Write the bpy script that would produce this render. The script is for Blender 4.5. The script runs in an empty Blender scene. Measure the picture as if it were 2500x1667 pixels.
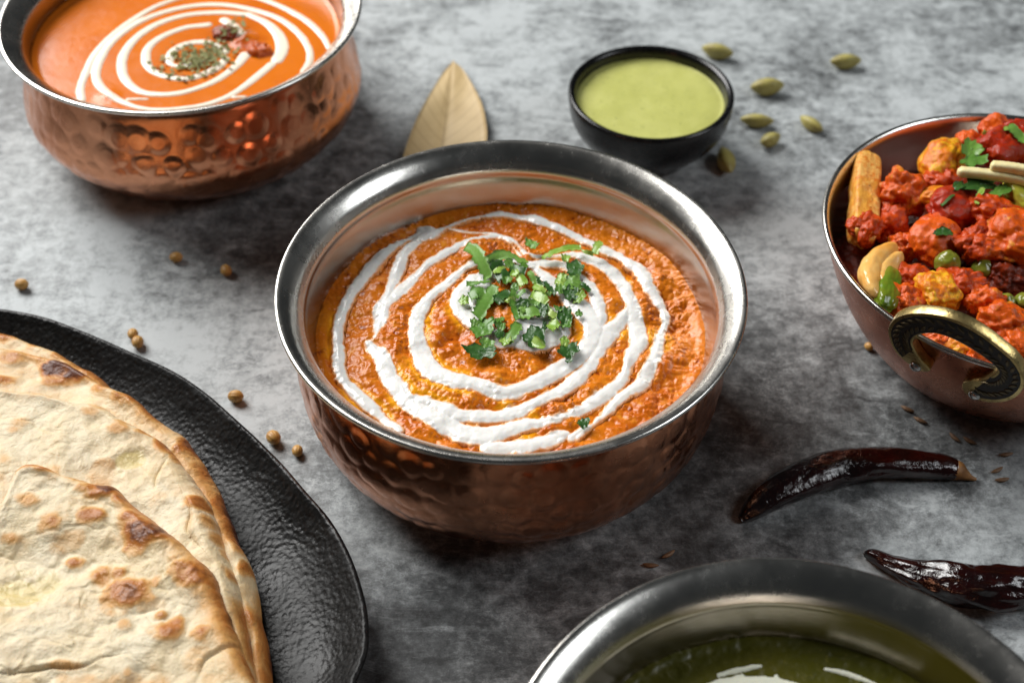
import bpy, bmesh, math, random
import numpy as np
from mathutils import Matrix, Vector

random.seed(7)
RNG = np.random.default_rng(11)
scn = bpy.context.scene
COL = scn.collection

# ------------------------------------------------------------------ camera
FPX = 50 / 36 * 2500.0                       # focal length in photograph pixels
PITCH, ROLL = 0.78307739, 0.0068225
CAM = np.array([0.00036786, -0.29003543, 0.31752897])
cam_d = bpy.data.cameras.new('camera')
cam_d.lens = 50; cam_d.sensor_width = 36; cam_d.sensor_fit = 'HORIZONTAL'
cam_d.clip_start = 0.01; cam_d.clip_end = 50
cam_d.dof.use_dof = True
cam_d.dof.focus_distance = 0.385
cam_d.dof.aperture_fstop = 12.0
cam_d.dof.aperture_blades = 9
cam = bpy.data.objects.new('camera', cam_d); COL.objects.link(cam)
cam.matrix_world = Matrix.Translation(CAM) @ Matrix.Rotation(math.pi/2 - PITCH, 4, 'X') @ Matrix.Rotation(ROLL, 4, 'Z')
scn.camera = cam

# ------------------------------------------------------------------ world, lamps, exposure
wd = bpy.data.worlds.new('World'); scn.world = wd; wd.use_nodes = True
wd.node_tree.nodes['Background'].inputs[0].default_value = (0.86, 0.95, 1.0, 1)
wd.node_tree.nodes['Background'].inputs[1].default_value = 0.026

def area(name, loc, target, size, size_y, power, color):
    d = bpy.data.lights.new(name, 'AREA'); d.shape = 'RECTANGLE'
    d.size = size; d.size_y = size_y; d.energy = power; d.color = color
    o = bpy.data.objects.new(name, d); COL.objects.link(o)
    o.location = loc
    o.rotation_euler = (Vector(target) - Vector(loc)).to_track_quat('-Z', 'Y').to_euler()
    return o
area('key_softbox', (-0.98, 0.98, 1.14), (0.0, 0.0, 0.0), 1.10, 1.10, 58.0, (1.0, 0.99, 0.97))
area('fill_softbox', (0.85, -0.12, 0.72), (0, 0, 0.03), 0.36, 0.46, 3.6, (0.93, 0.97, 1.0))

scn.view_settings.view_transform = 'Standard'
scn.view_settings.look = 'None'
scn.view_settings.exposure = 0.0
scn.view_settings.gamma = 1.0
scn.view_settings.use_curve_mapping = False
scn.render.engine = 'CYCLES'
scn.cycles.use_denoising = True
scn.cycles.max_bounces = 8

# ------------------------------------------------------------------ numbers: back-projection, noise, splines
def W(px, py, z=0.0):
    """photograph pixel -> point on the horizontal plane of height z (metres)"""
    px = np.asarray(px, float); py = np.asarray(py, float)
    x = px - 1250.0; y = -(py - 833.5)
    c, s = math.cos(ROLL), math.sin(ROLL)
    x, y = c*x - s*y, s*x + c*y
    cp, sp = math.cos(PITCH), math.sin(PITCH)
    dx, dy, dz = x, FPX*cp + y*sp, -FPX*sp + y*cp
    t = (z - CAM[2]) / dz
    return np.stack([CAM[0] + dx*t, CAM[1] + dy*t, np.zeros_like(t) + z], -1)
def ray(px, py):
    p = W(px, py, 0.0); d = p - CAM
    return d / np.linalg.norm(d, axis=-1, keepdims=True)
DS = 2500 / 2352.0
def Wd(px, py, z=0.0): return W(np.asarray(px, float)*DS, np.asarray(py, float)*DS, z)
def Wz(x, y, z, ox, oy, sc): return W(ox + np.asarray(x, float)/sc, oy + np.asarray(y, float)/sc, z)

def _hash(i, j, k, seed):
    n = (i.astype(np.int64)*374761393 + j.astype(np.int64)*668265263 + k.astype(np.int64)*2147483647 + seed*1274126177) & 0xffffffff
    n = ((n ^ (n >> 13)) * 1274126177) & 0xffffffff
    n = ((n ^ (n >> 16)) * 2246822519) & 0xffffffff
    n = n ^ (n >> 15)
    return (n & 0xffffff) / float(0xffffff)
def vnoise(P, seed=0):
    P = np.asarray(P, float)
    if P.shape[-1] == 2: P = np.concatenate([P, np.zeros(P.shape[:-1] + (1,))], -1)
    I = np.floor(P).astype(np.int64); f = P - I; f = f*f*f*(f*(f*6-15)+10)
    out = 0
    for a in (0, 1):
        for b in (0, 1):
            for c in (0, 1):
                w = (f[..., 0] if a else 1-f[..., 0]) * (f[..., 1] if b else 1-f[..., 1]) * (f[..., 2] if c else 1-f[..., 2])
                out = out + w*_hash(I[..., 0]+a, I[..., 1]+b, I[..., 2]+c, seed)
    return out*2 - 1
def fbm(P, scale, octv=4, gain=0.5, seed=0):
    P = np.asarray(P, float)*scale; s = 0; a = 1.0; t = 0
    for o in range(octv):
        s = s + a*vnoise(P*(2.03**o) + 13.7*o, seed+o); t += a; a *= gain
    return s/t
def worley(P, scale, seed=0, jit=0.9):
    P = np.asarray(P, float)*scale
    if P.shape[-1] == 2: P = np.concatenate([P, np.zeros(P.shape[:-1] + (1,))], -1)
    I = np.floor(P).astype(np.int64); best = np.full(P.shape[:-1], 9.0); cid = np.zeros(P.shape[:-1])
    flat = np.ptp(P[..., 2]) < 1e-9
    for a in (-1, 0, 1):
        for b in (-1, 0, 1):
            for c in ((0,) if flat else (-1, 0, 1)):
                J = I + np.array([a, b, c])
                h = [_hash(J[..., 0], J[..., 1], J[..., 2], seed+q) for q in (1, 2, 3)]
                d2 = sum((J[..., q] + 0.5 + jit*(h[q]-0.5) - P[..., q])**2 for q in range(2 if flat else 3))
                m = d2 < best; best = np.where(m, d2, best); cid = np.where(m, h[0], cid)
    return np.sqrt(best), cid
def sstep(a, b, x):
    t = np.clip((x-a)/(b-a), 0, 1); return t*t*(3-2*t)
def spline(pts, n=12, closed=False):
    """Catmull-Rom through rows of numbers"""
    P = np.asarray(pts, float)
    if len(P) < 3 and not closed:
        t = np.linspace(0, 1, n+1)[:, None]; return P[0]*(1-t) + P[-1]*t
    if closed: Q = np.vstack([P[-1], P, P[0], P[1]])
    else: Q = np.vstack([2*P[0]-P[1], P, 2*P[-1]-P[-2]])
    out = []
    t = np.linspace(0, 1, n, endpoint=False)[:, None]
    for i in range(1, len(Q)-2):
        a, b, c, d = Q[i-1], Q[i], Q[i+1], Q[i+2]
        out.append(0.5*((2*b) + (-a+c)*t + (2*a-5*b+4*c-d)*t**2 + (-a+3*b-3*c+d)*t**3))
    out = np.vstack(out)
    return out if closed else np.vstack([out, P[-1]])

# ------------------------------------------------------------------ mesh building
def link(o, parent=None):
    COL.objects.link(o)
    if parent is not None: o.parent = parent
    return o
def mesh_obj(name, V, faces, mat, parent=None, loc=None, attrs=None, smooth=True):
    """V world coordinates; the object's origin goes to loc (or to its parent's)"""
    V = np.asarray(V, float)
    base = np.zeros(3)
    if parent is not None: base = np.array(parent.matrix_world.translation) if False else np.array(parent.get('_o', (0, 0, 0)))
    elif loc is not None: base = np.asarray(loc, float)
    L = V - base
    me = bpy.data.meshes.new(name)
    if isinstance(faces, np.ndarray):
        nf, k = faces.shape
        me.vertices.add(len(L)); me.vertices.foreach_set('co', L.astype(np.float32).ravel())
        me.loops.add(nf*k); me.loops.foreach_set('vertex_index', faces.astype(np.int32).ravel())
        me.polygons.add(nf); me.polygons.foreach_set('loop_start', np.arange(0, nf*k, k, dtype=np.int32))
        me.update(calc_edges=True)
        me.validate()
    else:
        me.from_pydata(L.tolist(), [], faces); me.update()
    if smooth: me.polygons.foreach_set('use_smooth', np.ones(len(me.polygons), bool))
    for k, v in (attrs or {}).items():
        at = me.attributes.new(k, 'FLOAT', 'POINT'); at.data.foreach_set('value', np.asarray(v, np.float32))
    if mat is not None: me.materials.append(mat)
    o = bpy.data.objects.new(name, me); link(o, parent)
    if parent is None and loc is not None:
        o.location = base; OR[o.name] = base
    return o
OR = {}
def thing(name, label, cat, loc=(0, 0, 0), group=None):
    o = bpy.data.objects.new(name, None); o.empty_display_size = 0.01; COL.objects.link(o)
    o.location = loc
    return tag(o, label, cat, group)
def tag(o, label=None, cat=None, group=None, kind=None):
    if label: o['label'] = label
    if cat: o['category'] = cat
    if group: o['group'] = group
    if kind: o['kind'] = kind
    return o
def part(name, V, faces, mat, parent, attrs=None, smooth=True):
    o = mesh_obj(name, np.asarray(V, float) - np.array(parent_origin(parent)), faces, mat, None, None, attrs, smooth)
    o.parent = parent
    return o
def parent_origin(p):
    x = np.zeros(3)
    while p is not None:
        x = x + np.array(p.location); p = p.parent
    return x
def grid_faces(nu, nv, wrap=False):
    """vertices indexed u*nv+v"""
    u = np.arange(nu if wrap else nu-1); v = np.arange(nv-1)
    U, Vv = np.meshgrid(u, v, indexing='ij'); U2 = (U+1) % nu
    return np.stack([U*nv+Vv, U2*nv+Vv, U2*nv+Vv+1, U*nv+Vv+1], -1).reshape(-1, 4)
def revolve(prof, nseg, centre=(0, 0), disp=None, th0=0):
    """prof rows (r,z); returns V, faces, theta, arc"""
    P = np.asarray(prof, float)
    T = np.gradient(P, axis=0); T /= np.linalg.norm(T, axis=1, keepdims=True)+1e-12
    Nn = np.stack([T[:, 1], -T[:, 0]], 1)
    arc = np.r_[0, np.cumsum(np.linalg.norm(np.diff(P, axis=0), axis=1))]
    th = np.linspace(0, 2*math.pi, nseg, endpoint=False) + th0
    TH, A = np.meshgrid(th, arc, indexing='ij')
    R = np.broadcast_to(P[:, 0], TH.shape).copy(); Z = np.broadcast_to(P[:, 1], TH.shape).copy()
    if disp is not None:
        d = disp(TH, A, R, Z); R = R + d*Nn[:, 0]; Z = Z + d*Nn[:, 1]
    V = np.stack([centre[0] + R*np.cos(TH), centre[1] + R*np.sin(TH), Z], -1).reshape(-1, 3)
    return V, grid_faces(nseg, len(P), True)

# ------------------------------------------------------------------ materials
class NT:
    def __init__(s, name):
        s.m = bpy.data.materials.new(name); s.m.use_nodes = True
        s.t = s.m.node_tree; s.b = s.t.nodes['Principled BSDF']; s._co = None
    def n(s, typ, **kw):
        nd = s.t.nodes.new(typ)
        for k, v in kw.items(): setattr(nd, k, v)
        return nd
    def put(s, sock, val):
        if isinstance(val, bpy.types.NodeSocket): s.t.links.new(val, sock)
        else: sock.default_value = val
    def co(s):
        if s._co is None: s._co = s.n('ShaderNodeTexCoord').outputs['Object']
        return s._co
    def mapping(s, scale=(1, 1, 1), rot=(0, 0, 0), loc=(0, 0, 0), vec=None):
        m = s.n('ShaderNodeMapping'); s.put(m.inputs['Vector'], vec or s.co())
        m.inputs['Scale'].default_value = scale; m.inputs['Rotation'].default_value = rot; m.inputs['Location'].default_value = loc
        return m.outputs[0]
    def noise(s, scale, detail=4, rough=0.5, dist=0.0, vec=None, out='Fac'):
        t = s.n('ShaderNodeTexNoise'); s.put(t.inputs['Vector'], vec or s.co())
        t.inputs['Scale'].default_value = scale; t.inputs['Detail'].default_value = detail
        t.inputs['Roughness'].default_value = rough; t.inputs['Distortion'].default_value = dist
        return t.outputs[out]
    def voro(s, scale, feature='F1', vec=None, out='Distance', rand=1.0):
        t = s.n('ShaderNodeTexVoronoi', feature=feature); s.put(t.inputs['Vector'], vec or s.co())
        t.inputs['Scale'].default_value = scale; t.inputs['Randomness'].default_value = rand
        return t.outputs[out]
    def attr(s, name): return s.n('ShaderNodeAttribute', attribute_name=name).outputs['Fac']
    def math(s, op, a, b=0.0, c=None, clamp=False):
        m = s.n('ShaderNodeMath', operation=op, use_clamp=clamp); s.put(m.inputs[0], a); s.put(m.inputs[1], b)
        if c is not None: s.put(m.inputs[2], c)
        return m.outputs[0]
    def ramp(s, fac, stops, interp='LINEAR'):
        r = s.n('ShaderNodeValToRGB'); s.put(r.inputs[0], fac); cr = r.color_ramp; cr.interpolation = interp
        while len(cr.elements) < len(stops): cr.elements.new(0.5)
        for e, (p, c) in zip(cr.elements, stops):
            e.position = p; e.color = (c, c, c, 1) if isinstance(c, (int, float)) else (*c, 1)
        return r.outputs[0]
    def mapr(s, v, a, b, c=0.0, d=1.0, smooth=True):
        m = s.n('ShaderNodeMapRange', interpolation_type='SMOOTHSTEP' if smooth else 'LINEAR')
        s.put(m.inputs[0], v); s.put(m.inputs[1], a); s.put(m.inputs[2], b); s.put(m.inputs[3], c); s.put(m.inputs[4], d)
        return m.outputs[0]
    def mix(s, fac, a, b, mode='MIX'):
        m = s.n('ShaderNodeMix', data_type='RGBA', blend_type=mode); s.put(m.inputs[0], fac)
        for k, v in ((6, a), (7, b)): s.put(m.inputs[k], (*v, 1) if isinstance(v, tuple) and len(v) == 3 else v)
        return m.outputs[2]
    def bump(s, h, strength=0.5, dist=0.001, normal=None):
        b = s.n('ShaderNodeBump'); s.put(b.inputs['Height'], h); b.inputs['Strength'].default_value = strength
        b.inputs['Distance'].default_value = dist
        if normal is not None: s.put(b.inputs['Normal'], normal)
        return b.outputs[0]
    def set(s, **kw):
        for k, v in kw.items():
            key = {'color': 'Base Color', 'rough': 'Roughness', 'metal': 'Metallic', 'normal': 'Normal', 'spec': 'Specular IOR Level',
                   'sss': 'Subsurface Weight', 'sssr': 'Subsurface Radius', 'ssss': 'Subsurface Scale', 'coat': 'Coat Weight', 'coatr': 'Coat Roughness', 'aniso': 'Anisotropic', 'sheen': 'Sheen Weight'}[k]
            if isinstance(v, tuple) and len(v) == 3 and key != 'Subsurface Radius': v = (*v, 1)
            s.put(s.b.inputs[key], v)
        return s.m
MAT = {}
def sep_polar(t):
    x = t.n('ShaderNodeSeparateXYZ'); t.put(x.inputs[0], t.co())
    r = t.math('SQRT', t.math('ADD', t.math('MULTIPLY', x.outputs[0], x.outputs[0]), t.math('MULTIPLY', x.outputs[1], x.outputs[1])))
    a = t.math('ARCTAN2', x.outputs[1], x.outputs[0])
    return r, a, x.outputs[2]
def steel_material(name, wear=0.5, tint=(0.66, 0.64, 0.60)):
    t = NT(name); r, a, z = sep_polar(t)
    cv = t.n('ShaderNodeCombineXYZ'); t.put(cv.inputs[0], t.math('MULTIPLY', t.math('ADD', r, z), 2600.0)); t.put(cv.inputs[1], t.math('MULTIPLY', a, 9.0))
    brush = t.noise(1.0, 3, 0.6, 0, cv.outputs[0])
    cv2 = t.n('ShaderNodeCombineXYZ'); t.put(cv2.inputs[0], t.math('MULTIPLY', r, 260.0)); t.put(cv2.inputs[1], t.math('MULTIPLY', a, 70.0))
    radial = t.noise(1.0, 4, 0.65, 0.3, cv2.outputs[0])
    spots = t.noise(420, 5, 0.7)
    blot = t.noise(60, 4, 0.6)
    lip = t.mapr(z, 0.0435, 0.0465)
    rough = t.math('ADD', t.mapr(blot, 0.3, 0.7, 0.20, 0.29), t.math('MULTIPLY', t.mapr(spots, 0.5, 0.75), 0.12*wear))
    rough = t.math('ADD', t.math('MULTIPLY', rough, lip), t.math('MULTIPLY', t.math('SUBTRACT', 1.0, lip), 0.20))
    col = t.mix(t.mapr(radial, 0.45, 0.8, 0, 0.35*wear), tint, (0.40, 0.40, 0.38))
    col = t.mix(lip, t.mix(t.mapr(blot, 0.35, 0.65), (0.45, 0.40, 0.35), (0.39, 0.35, 0.305)), col)
    nb = t.bump(brush, 0.10, 0.00025)
    nb = t.bump(t.math('MULTIPLY', spots, lip), 0.07*wear, 0.0003, nb)
    nb = t.bump(t.math('MULTIPLY', radial, lip), 0.04*wear, 0.0006, nb)
    return t.set(color=col, rough=rough, metal=1.0, normal=nb)
def copper_material(name, col=(0.72, 0.325, 0.185), dark=(0.56, 0.225, 0.115), r0=0.14, r1=0.26):
    t = NT(name)
    n1 = t.noise(35, 5, 0.6, 0.6); n2 = t.noise(600, 4, 0.6); n3 = t.noise(140, 5, 0.65, 1.0)
    c = t.mix(t.mapr(n1, 0.35, 0.7), col, dark)
    c = t.mix(t.mapr(n3, 0.62, 0.8, 0, 0.35), c, (0.60, 0.30, 0.20))
    rough = t.math('ADD', t.mapr(n3, 0.3, 0.75, r0, r1), t.math('MULTIPLY', n2, 0.05))
    nb = t.bump(n2, 0.12, 0.0002); nb = t.bump(n3, 0.12, 0.0004, nb)
    return t.set(color=c, rough=rough, metal=1.0, normal=nb)

def table_material():
    t = NT('mottled_grey_board')
    warp = t.noise(30, 3, 0.5, 0, out='Color')
    vm = t.n('ShaderNodeVectorMath', operation='MULTIPLY_ADD'); t.put(vm.inputs[0], warp); vm.inputs[1].default_value = (0.020, 0.020, 0); t.put(vm.inputs[2], t.co())
    wv = vm.outputs[0]
    def add(a, b): return t.math('ADD', a, b)
    def cen(a, k): return t.math('MULTIPLY', t.math('SUBTRACT', a, 0.5), k)
    big = t.noise(9, 5, 0.6, 0.3, wv)
    mid = t.noise(34, 12, 0.78, 0.0, wv)
    grit = t.noise(210, 10, 0.8, 0.0)
    f = add(add(add(0.50, cen(big, 0.85)), cen(mid, 1.55)), cen(grit, 1.35))
    for (sc, off, wd, k) in ((46, 0.0, 0.018, 0.17), (85, 3.1, 0.022, 0.13)):
        rd = t.math('ABSOLUTE', t.math('SUBTRACT', t.noise(sc, 9, 0.68, 0.0, t.mapping((1, 1.5, 1), (0, 0, 0.5), (off, off, 0))), 0.5))
        gt = t.mapr(t.noise(sc*0.4, 3, 0.5, 0, t.mapping((1, 1, 1), (0, 0, 0), (off+7, 2, 0))), 0.40, 0.62)
        f = add(f, t.math('MULTIPLY', gt, t.mapr(rd, 0.0, wd, k, 0.0)))
    # dragged trowel strokes in a few directions, some light and some dark
    for (sc, rot, st, k, lo) in ((26, 0.65, 3.5, 0.26, 0.52), (34, -0.45, 4.0, 0.22, 0.54), (60, 1.25, 4.0, 0.18, 0.53), (40, 0.15, 4.0, -0.26, 0.53), (90, -0.9, 5.0, 0.14, 0.55)):
        n_ = t.noise(sc, 8, 0.68, 0.0, t.mapping((1, st, 1), (0, 0, rot), (sc*0.1, 0, 0), vec=wv))
        gate = t.mapr(t.noise(sc*0.55, 3, 0.5, 0, t.mapping((1, 1, 1), (0, 0, 0), (sc, rot, 0))), 0.42, 0.62)
        f = add(f, t.math('MULTIPLY', gate, t.mapr(n_, lo, lo+0.16, 0.0, k)))
    # large clouds: the board's print, with bowl shadow painted into some dark ones
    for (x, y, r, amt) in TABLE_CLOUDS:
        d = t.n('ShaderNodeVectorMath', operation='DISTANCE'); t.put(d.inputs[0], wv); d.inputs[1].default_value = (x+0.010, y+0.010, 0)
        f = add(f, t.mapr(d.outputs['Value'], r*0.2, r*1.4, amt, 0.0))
    col = t.ramp(f, [(0.10, (0.024, 0.0255, 0.026)), (0.33, (0.075, 0.080, 0.082)), (0.52, (0.165, 0.176, 0.179)), (0.70, (0.30, 0.320, 0.325)), (0.92, (0.46, 0.488, 0.495))])
    speck = t.mapr(t.noise(420, 2, 0.5), 0.72, 0.78)
    col = t.mix(t.math('MULTIPLY', speck, 0.6), col, (0.02, 0.02, 0.02))
    scr = t.noise(240, 5, 0.6, 0.0, t.mapping((1, 14, 1), (0, 0, 0.8)))
    col = t.mix(t.mapr(scr, 0.64, 0.72, 0, 0.40), col, (0.44, 0.465, 0.47))
    scr2 = t.noise(170, 6, 0.65, 0.0, t.mapping((1, 10, 1), (0, 0, -0.55)))
    col = t.mix(t.mapr(scr2, 0.62, 0.70, 0, 0.35), col, (0.42, 0.445, 0.45))
    scr3 = t.noise(150, 6, 0.65, 0.0, t.mapping((1, 8, 1), (0, 0, 0.25)))
    col = t.mix(t.mapr(scr3, 0.62, 0.70, 0, 0.40), col, (0.035, 0.037, 0.038))
    rough = t.mapr(mid, 0.3, 0.7, 0.40, 0.62)
    nb = t.bump(grit, 0.28, 0.0008); nb = t.bump(mid, 0.2, 0.0015, nb)
    return t.set(color=col, rough=rough, spec=0.3, normal=nb)
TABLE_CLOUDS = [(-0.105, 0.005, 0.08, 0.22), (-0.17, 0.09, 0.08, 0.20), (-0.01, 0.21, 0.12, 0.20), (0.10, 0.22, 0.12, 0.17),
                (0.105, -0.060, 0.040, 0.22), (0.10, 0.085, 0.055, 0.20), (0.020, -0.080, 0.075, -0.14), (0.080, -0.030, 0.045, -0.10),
                (-0.080, 0.080, 0.050, -0.20), (0.0, -0.15, 0.11, -0.08), (-0.046, -0.056, 0.025, 0.22), (0.17, 0.14, 0.06, 0.18)]  # dark entries beside the bowls also carry their painted shadow
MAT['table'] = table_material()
MAT['steel'] = steel_material('brushed_steel')
MAT['copper'] = copper_material('hammered_copper')
MAT['copper_smooth'] = copper_material('smooth_copper', (0.62, 0.24, 0.13), (0.46, 0.155, 0.085), 0.2, 0.34)

def simple(name, col, rough=0.4, col2=None, nscale=200, bump=0.0, bscale=400, bdist=0.0004, spec=0.5, sss=0.0, coat=0.0, sssr=(1, 0.4, 0.2), ssss=0.002, detail=5):
    t = NT(name); c = col
    if col2 is not None: c = t.mix(t.mapr(t.noise(nscale, detail, 0.6), 0.35, 0.68), col, col2)
    kw = dict(color=c, rough=rough, spec=spec)
    if bump: kw['normal'] = t.bump(t.noise(bscale, 5, 0.6), bump, bdist)
    if sss: kw.update(sss=sss, sssr=sssr, ssss=ssss)
    if coat: kw.update(coat=coat, coatr=0.08)
    return t.set(**kw)

# ------------------------------------------------------------------ table
S = 1.2; n = 2
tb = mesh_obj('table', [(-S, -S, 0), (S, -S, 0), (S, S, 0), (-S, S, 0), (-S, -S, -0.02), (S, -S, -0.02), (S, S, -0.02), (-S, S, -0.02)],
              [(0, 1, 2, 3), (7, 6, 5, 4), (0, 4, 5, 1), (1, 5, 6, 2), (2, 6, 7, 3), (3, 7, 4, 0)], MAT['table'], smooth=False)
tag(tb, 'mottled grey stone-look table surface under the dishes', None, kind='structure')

# ------------------------------------------------------------------ handi bowls
def hammer(ncol, rows, a0, a1, depth, seed, r0=0.0043):
    """dimples on a band of arc length a0..a1"""
    sp = (a1-a0)/rows
    def f(TH, A, R, Z):
        best = np.full(TH.shape, 9.0); dep = np.zeros(TH.shape)
        k0 = np.floor((A-a0)/sp).astype(int)
        for dk in (-1, 0, 1):
            k = k0+dk
            ok = (k >= 0) & (k < rows)
            off = (k % 2)*0.5
            u = TH/(2*math.pi)*ncol - off
            c0 = np.floor(u).astype(int)
            for dc in (-1, 0, 1, 2):
                c = c0+dc; cm = c % ncol
                h1 = _hash(cm, k, cm*0, seed); h2 = _hash(cm, k, cm*0, seed+1); h3 = _hash(cm, k, cm*0, seed+2)
                du = (u - c - (h1-0.5)*0.62)*2*math.pi/ncol*R
                dv = A - (a0 + (k+0.5)*sp + (h2-0.5)*0.55*sp)
                d = np.sqrt(du*du + dv*dv)/(r0*(0.72+0.55*h3))
                d = np.where(ok, d, 9.0)
                m = d < best; best = np.where(m, d, best); dep = np.where(m, 0.6+0.8*h2, dep)
        bowl = np.where(best < 1, -(1-best**2), 0)
        ring = -0.22*np.exp(-((best-0.50)/0.08)**2) + 0.18*np.exp(-((best-0.97)/0.10)**2)
        return depth*dep*(bowl + ring)
    return f
def handi(name, label, centre, s, liner, body, seed, hammer_band, rot=0.0):
    t = thing(name, label, 'bowl', (centre[0], centre[1], 0), None)
    lp = spline(np.array(liner)*s, 10)
    V, F = revolve(lp, 220, centre)
    part('steel_liner', V, F, MAT['steel'], t)
    bp = spline(np.array(body)*s, 16)
    a = np.r_[0, np.cumsum(np.linalg.norm(np.diff(bp, axis=0), axis=1))]
    # resample evenly
    aa = np.linspace(0, a[-1], 150); bp = np.stack([np.interp(aa, a, bp[:, 0]), np.interp(aa, a, bp[:, 1])], 1)
    f = hammer(hammer_band[0], hammer_band[1], hammer_band[2]*s, hammer_band[3]*s, 0.00028*s, seed, hammer_band[4]*s)
    V, F = revolve(bp, 760, centre, f, rot)
    part('copper_body', V, F[:, ::-1], MAT['copper'], t)
    return t
LINER_C = [(0.0600, 0.0478), (0.0622, 0.0488), (0.0640, 0.0499), (0.06488, 0.0508), (0.0651, 0.0515), (0.0647, 0.05205), (0.0640, 0.0521), (0.0630, 0.0518),
           (0.0616, 0.0509), (0.0603, 0.0497), (0.0591, 0.0483), (0.0583, 0.0469), (0.0578, 0.0459), (0.05755, 0.0449), (0.05745, 0.0435), (0.0569, 0.0415), (0.0562, 0.0385), (0.0554, 0.0352), (0.0545, 0.0315), (0.050, 0.0150), (0.040, 0.0080), (0.001, 0.0060)]
LINER_BR = [(0.0600, 0.0478), (0.0622, 0.0488), (0.0640, 0.0499), (0.06488, 0.0508), (0.0651, 0.0515), (0.0647, 0.05205), (0.0640, 0.0521), (0.0628, 0.0517), (0.0612, 0.0507), (0.0596, 0.0493), (0.0582, 0.0476), (0.0573, 0.0460), (0.0568, 0.0448), (0.0566, 0.0435), (0.0561, 0.0410), (0.0553, 0.0375), (0.0545, 0.0340), (0.0535, 0.0300), (0.050, 0.0150), (0.040, 0.0080), (0.001, 0.0060)]
BODY_C = [(0.0598, 0.0482), (0.0602, 0.0470), (0.0606, 0.0440), (0.0610, 0.0380), (0.0612, 0.0300), (0.0609, 0.0230), (0.0597, 0.0160), (0.0570, 0.0095), (0.0525, 0.0040), (0.0480, 0.0010), (0.0455, 0.0002), (0.0300, 0.0006), (0.001, 0.0010)]
handi('handi_bowl', 'hammered copper handi with wide brushed steel rim holding the cream-swirled curry in the centre', (0, 0), 1.0, LINER_C, BODY_C, 3, (50, 6, 0.004, 0.047, 0.0044))
TLC = (-0.11506, 0.14137)
LINER_TL = [(0.0548, 0.0440), (0.0570, 0.0458), (0.0600, 0.0478), (0.0617, 0.0490), (0.06225, 0.0499), (0.0620, 0.0505), (0.0612, 0.0506), (0.0598, 0.0499),
            (0.0580, 0.0487), (0.0562, 0.0472), (0.0550, 0.0456), (0.0545, 0.0440), (0.0542, 0.0420), (0.0540, 0.0395), (0.0535, 0.0300), (0.050, 0.0150), (0.040, 0.0080), (0.001, 0.0060)]
BODY_TL = [(0.0546, 0.0442), (0.0551, 0.0430), (0.0560, 0.0390), (0.0573, 0.0330), (0.0588, 0.0270), (0.0597, 0.0220), (0.0594, 0.0180), (0.0572, 0.0130), (0.0525, 0.0075), (0.0465, 0.0025), (0.0420, 0.0004), (0.0380, 0.0002), (0.0250, 0.0006), (0.001, 0.0010)]
handi('handi_bowl', 'hammered copper handi with a low belly holding smooth orange gravy, at the upper left', TLC, 1.0, LINER_TL, BODY_TL, 21, (44, 5, 0.004, 0.044, 0.0048), 0.3)
BRC = (0.06042, -0.15546)
handi('handi_bowl', 'steel-rimmed handi of dark green gravy cut off by the lower edge, beside the chilies', BRC, 0.976, LINER_BR, BODY_C, 41, (50, 6, 0.004, 0.047, 0.0044))

# ------------------------------------------------------------------ curries and cream
def curve_pts(lines, ox, oy, sc, z, dens=0.0004):
    """lines: list of [(x,y,halfwidth px)...] in a zoom frame -> dense points (x,y,halfwidth m)"""
    out = []
    for L in lines:
        L = spline(np.array(L, float), 14)
        P = Wz(L[:, 0], L[:, 1], z, ox, oy, sc)
        hw = L[:, 2]/sc/8950.0
        out.append(np.c_[P[:, 0], P[:, 1], hw])
    return np.vstack(out)
def cream_field(X, Y, pts):
    """signed width field: >0 inside cream (metres)"""
    Q = np.stack([X.ravel(), Y.ravel()], 1).astype(np.float32); out = np.full(len(Q), -1.0, np.float32)
    pts = pts.astype(np.float32)
    for i in range(0, len(Q), 20000):
        q = Q[i:i+20000]
        d = np.sqrt((q[:, None, 0]-pts[None, :, 0])**2 + (q[:, None, 1]-pts[None, :, 1])**2)
        out[i:i+20000] = (pts[None, :, 2]-d).max(1)
    return out.reshape(X.shape).astype(float)
def disc_grid(centre, R, n):
    g = np.linspace(-R, R, n); X, Y = np.meshgrid(g, g, indexing='ij')
    return X + centre[0], Y + centre[1], np.hypot(X, Y)
def field_mesh(X, Y, Z, keep, extra):
    nU, nV = X.shape
    F = grid_faces(nU, nV); k = keep.ravel(); F = F[k[F].all(1)]
    used = np.zeros(nU*nV, bool); used[F.ravel()] = True
    idx = np.cumsum(used)-1
    V = np.stack([X, Y, Z], -1).reshape(-1, 3)[used]
    return V, idx[F], {a: b.ravel()[used] for a, b in extra.items()}

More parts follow.
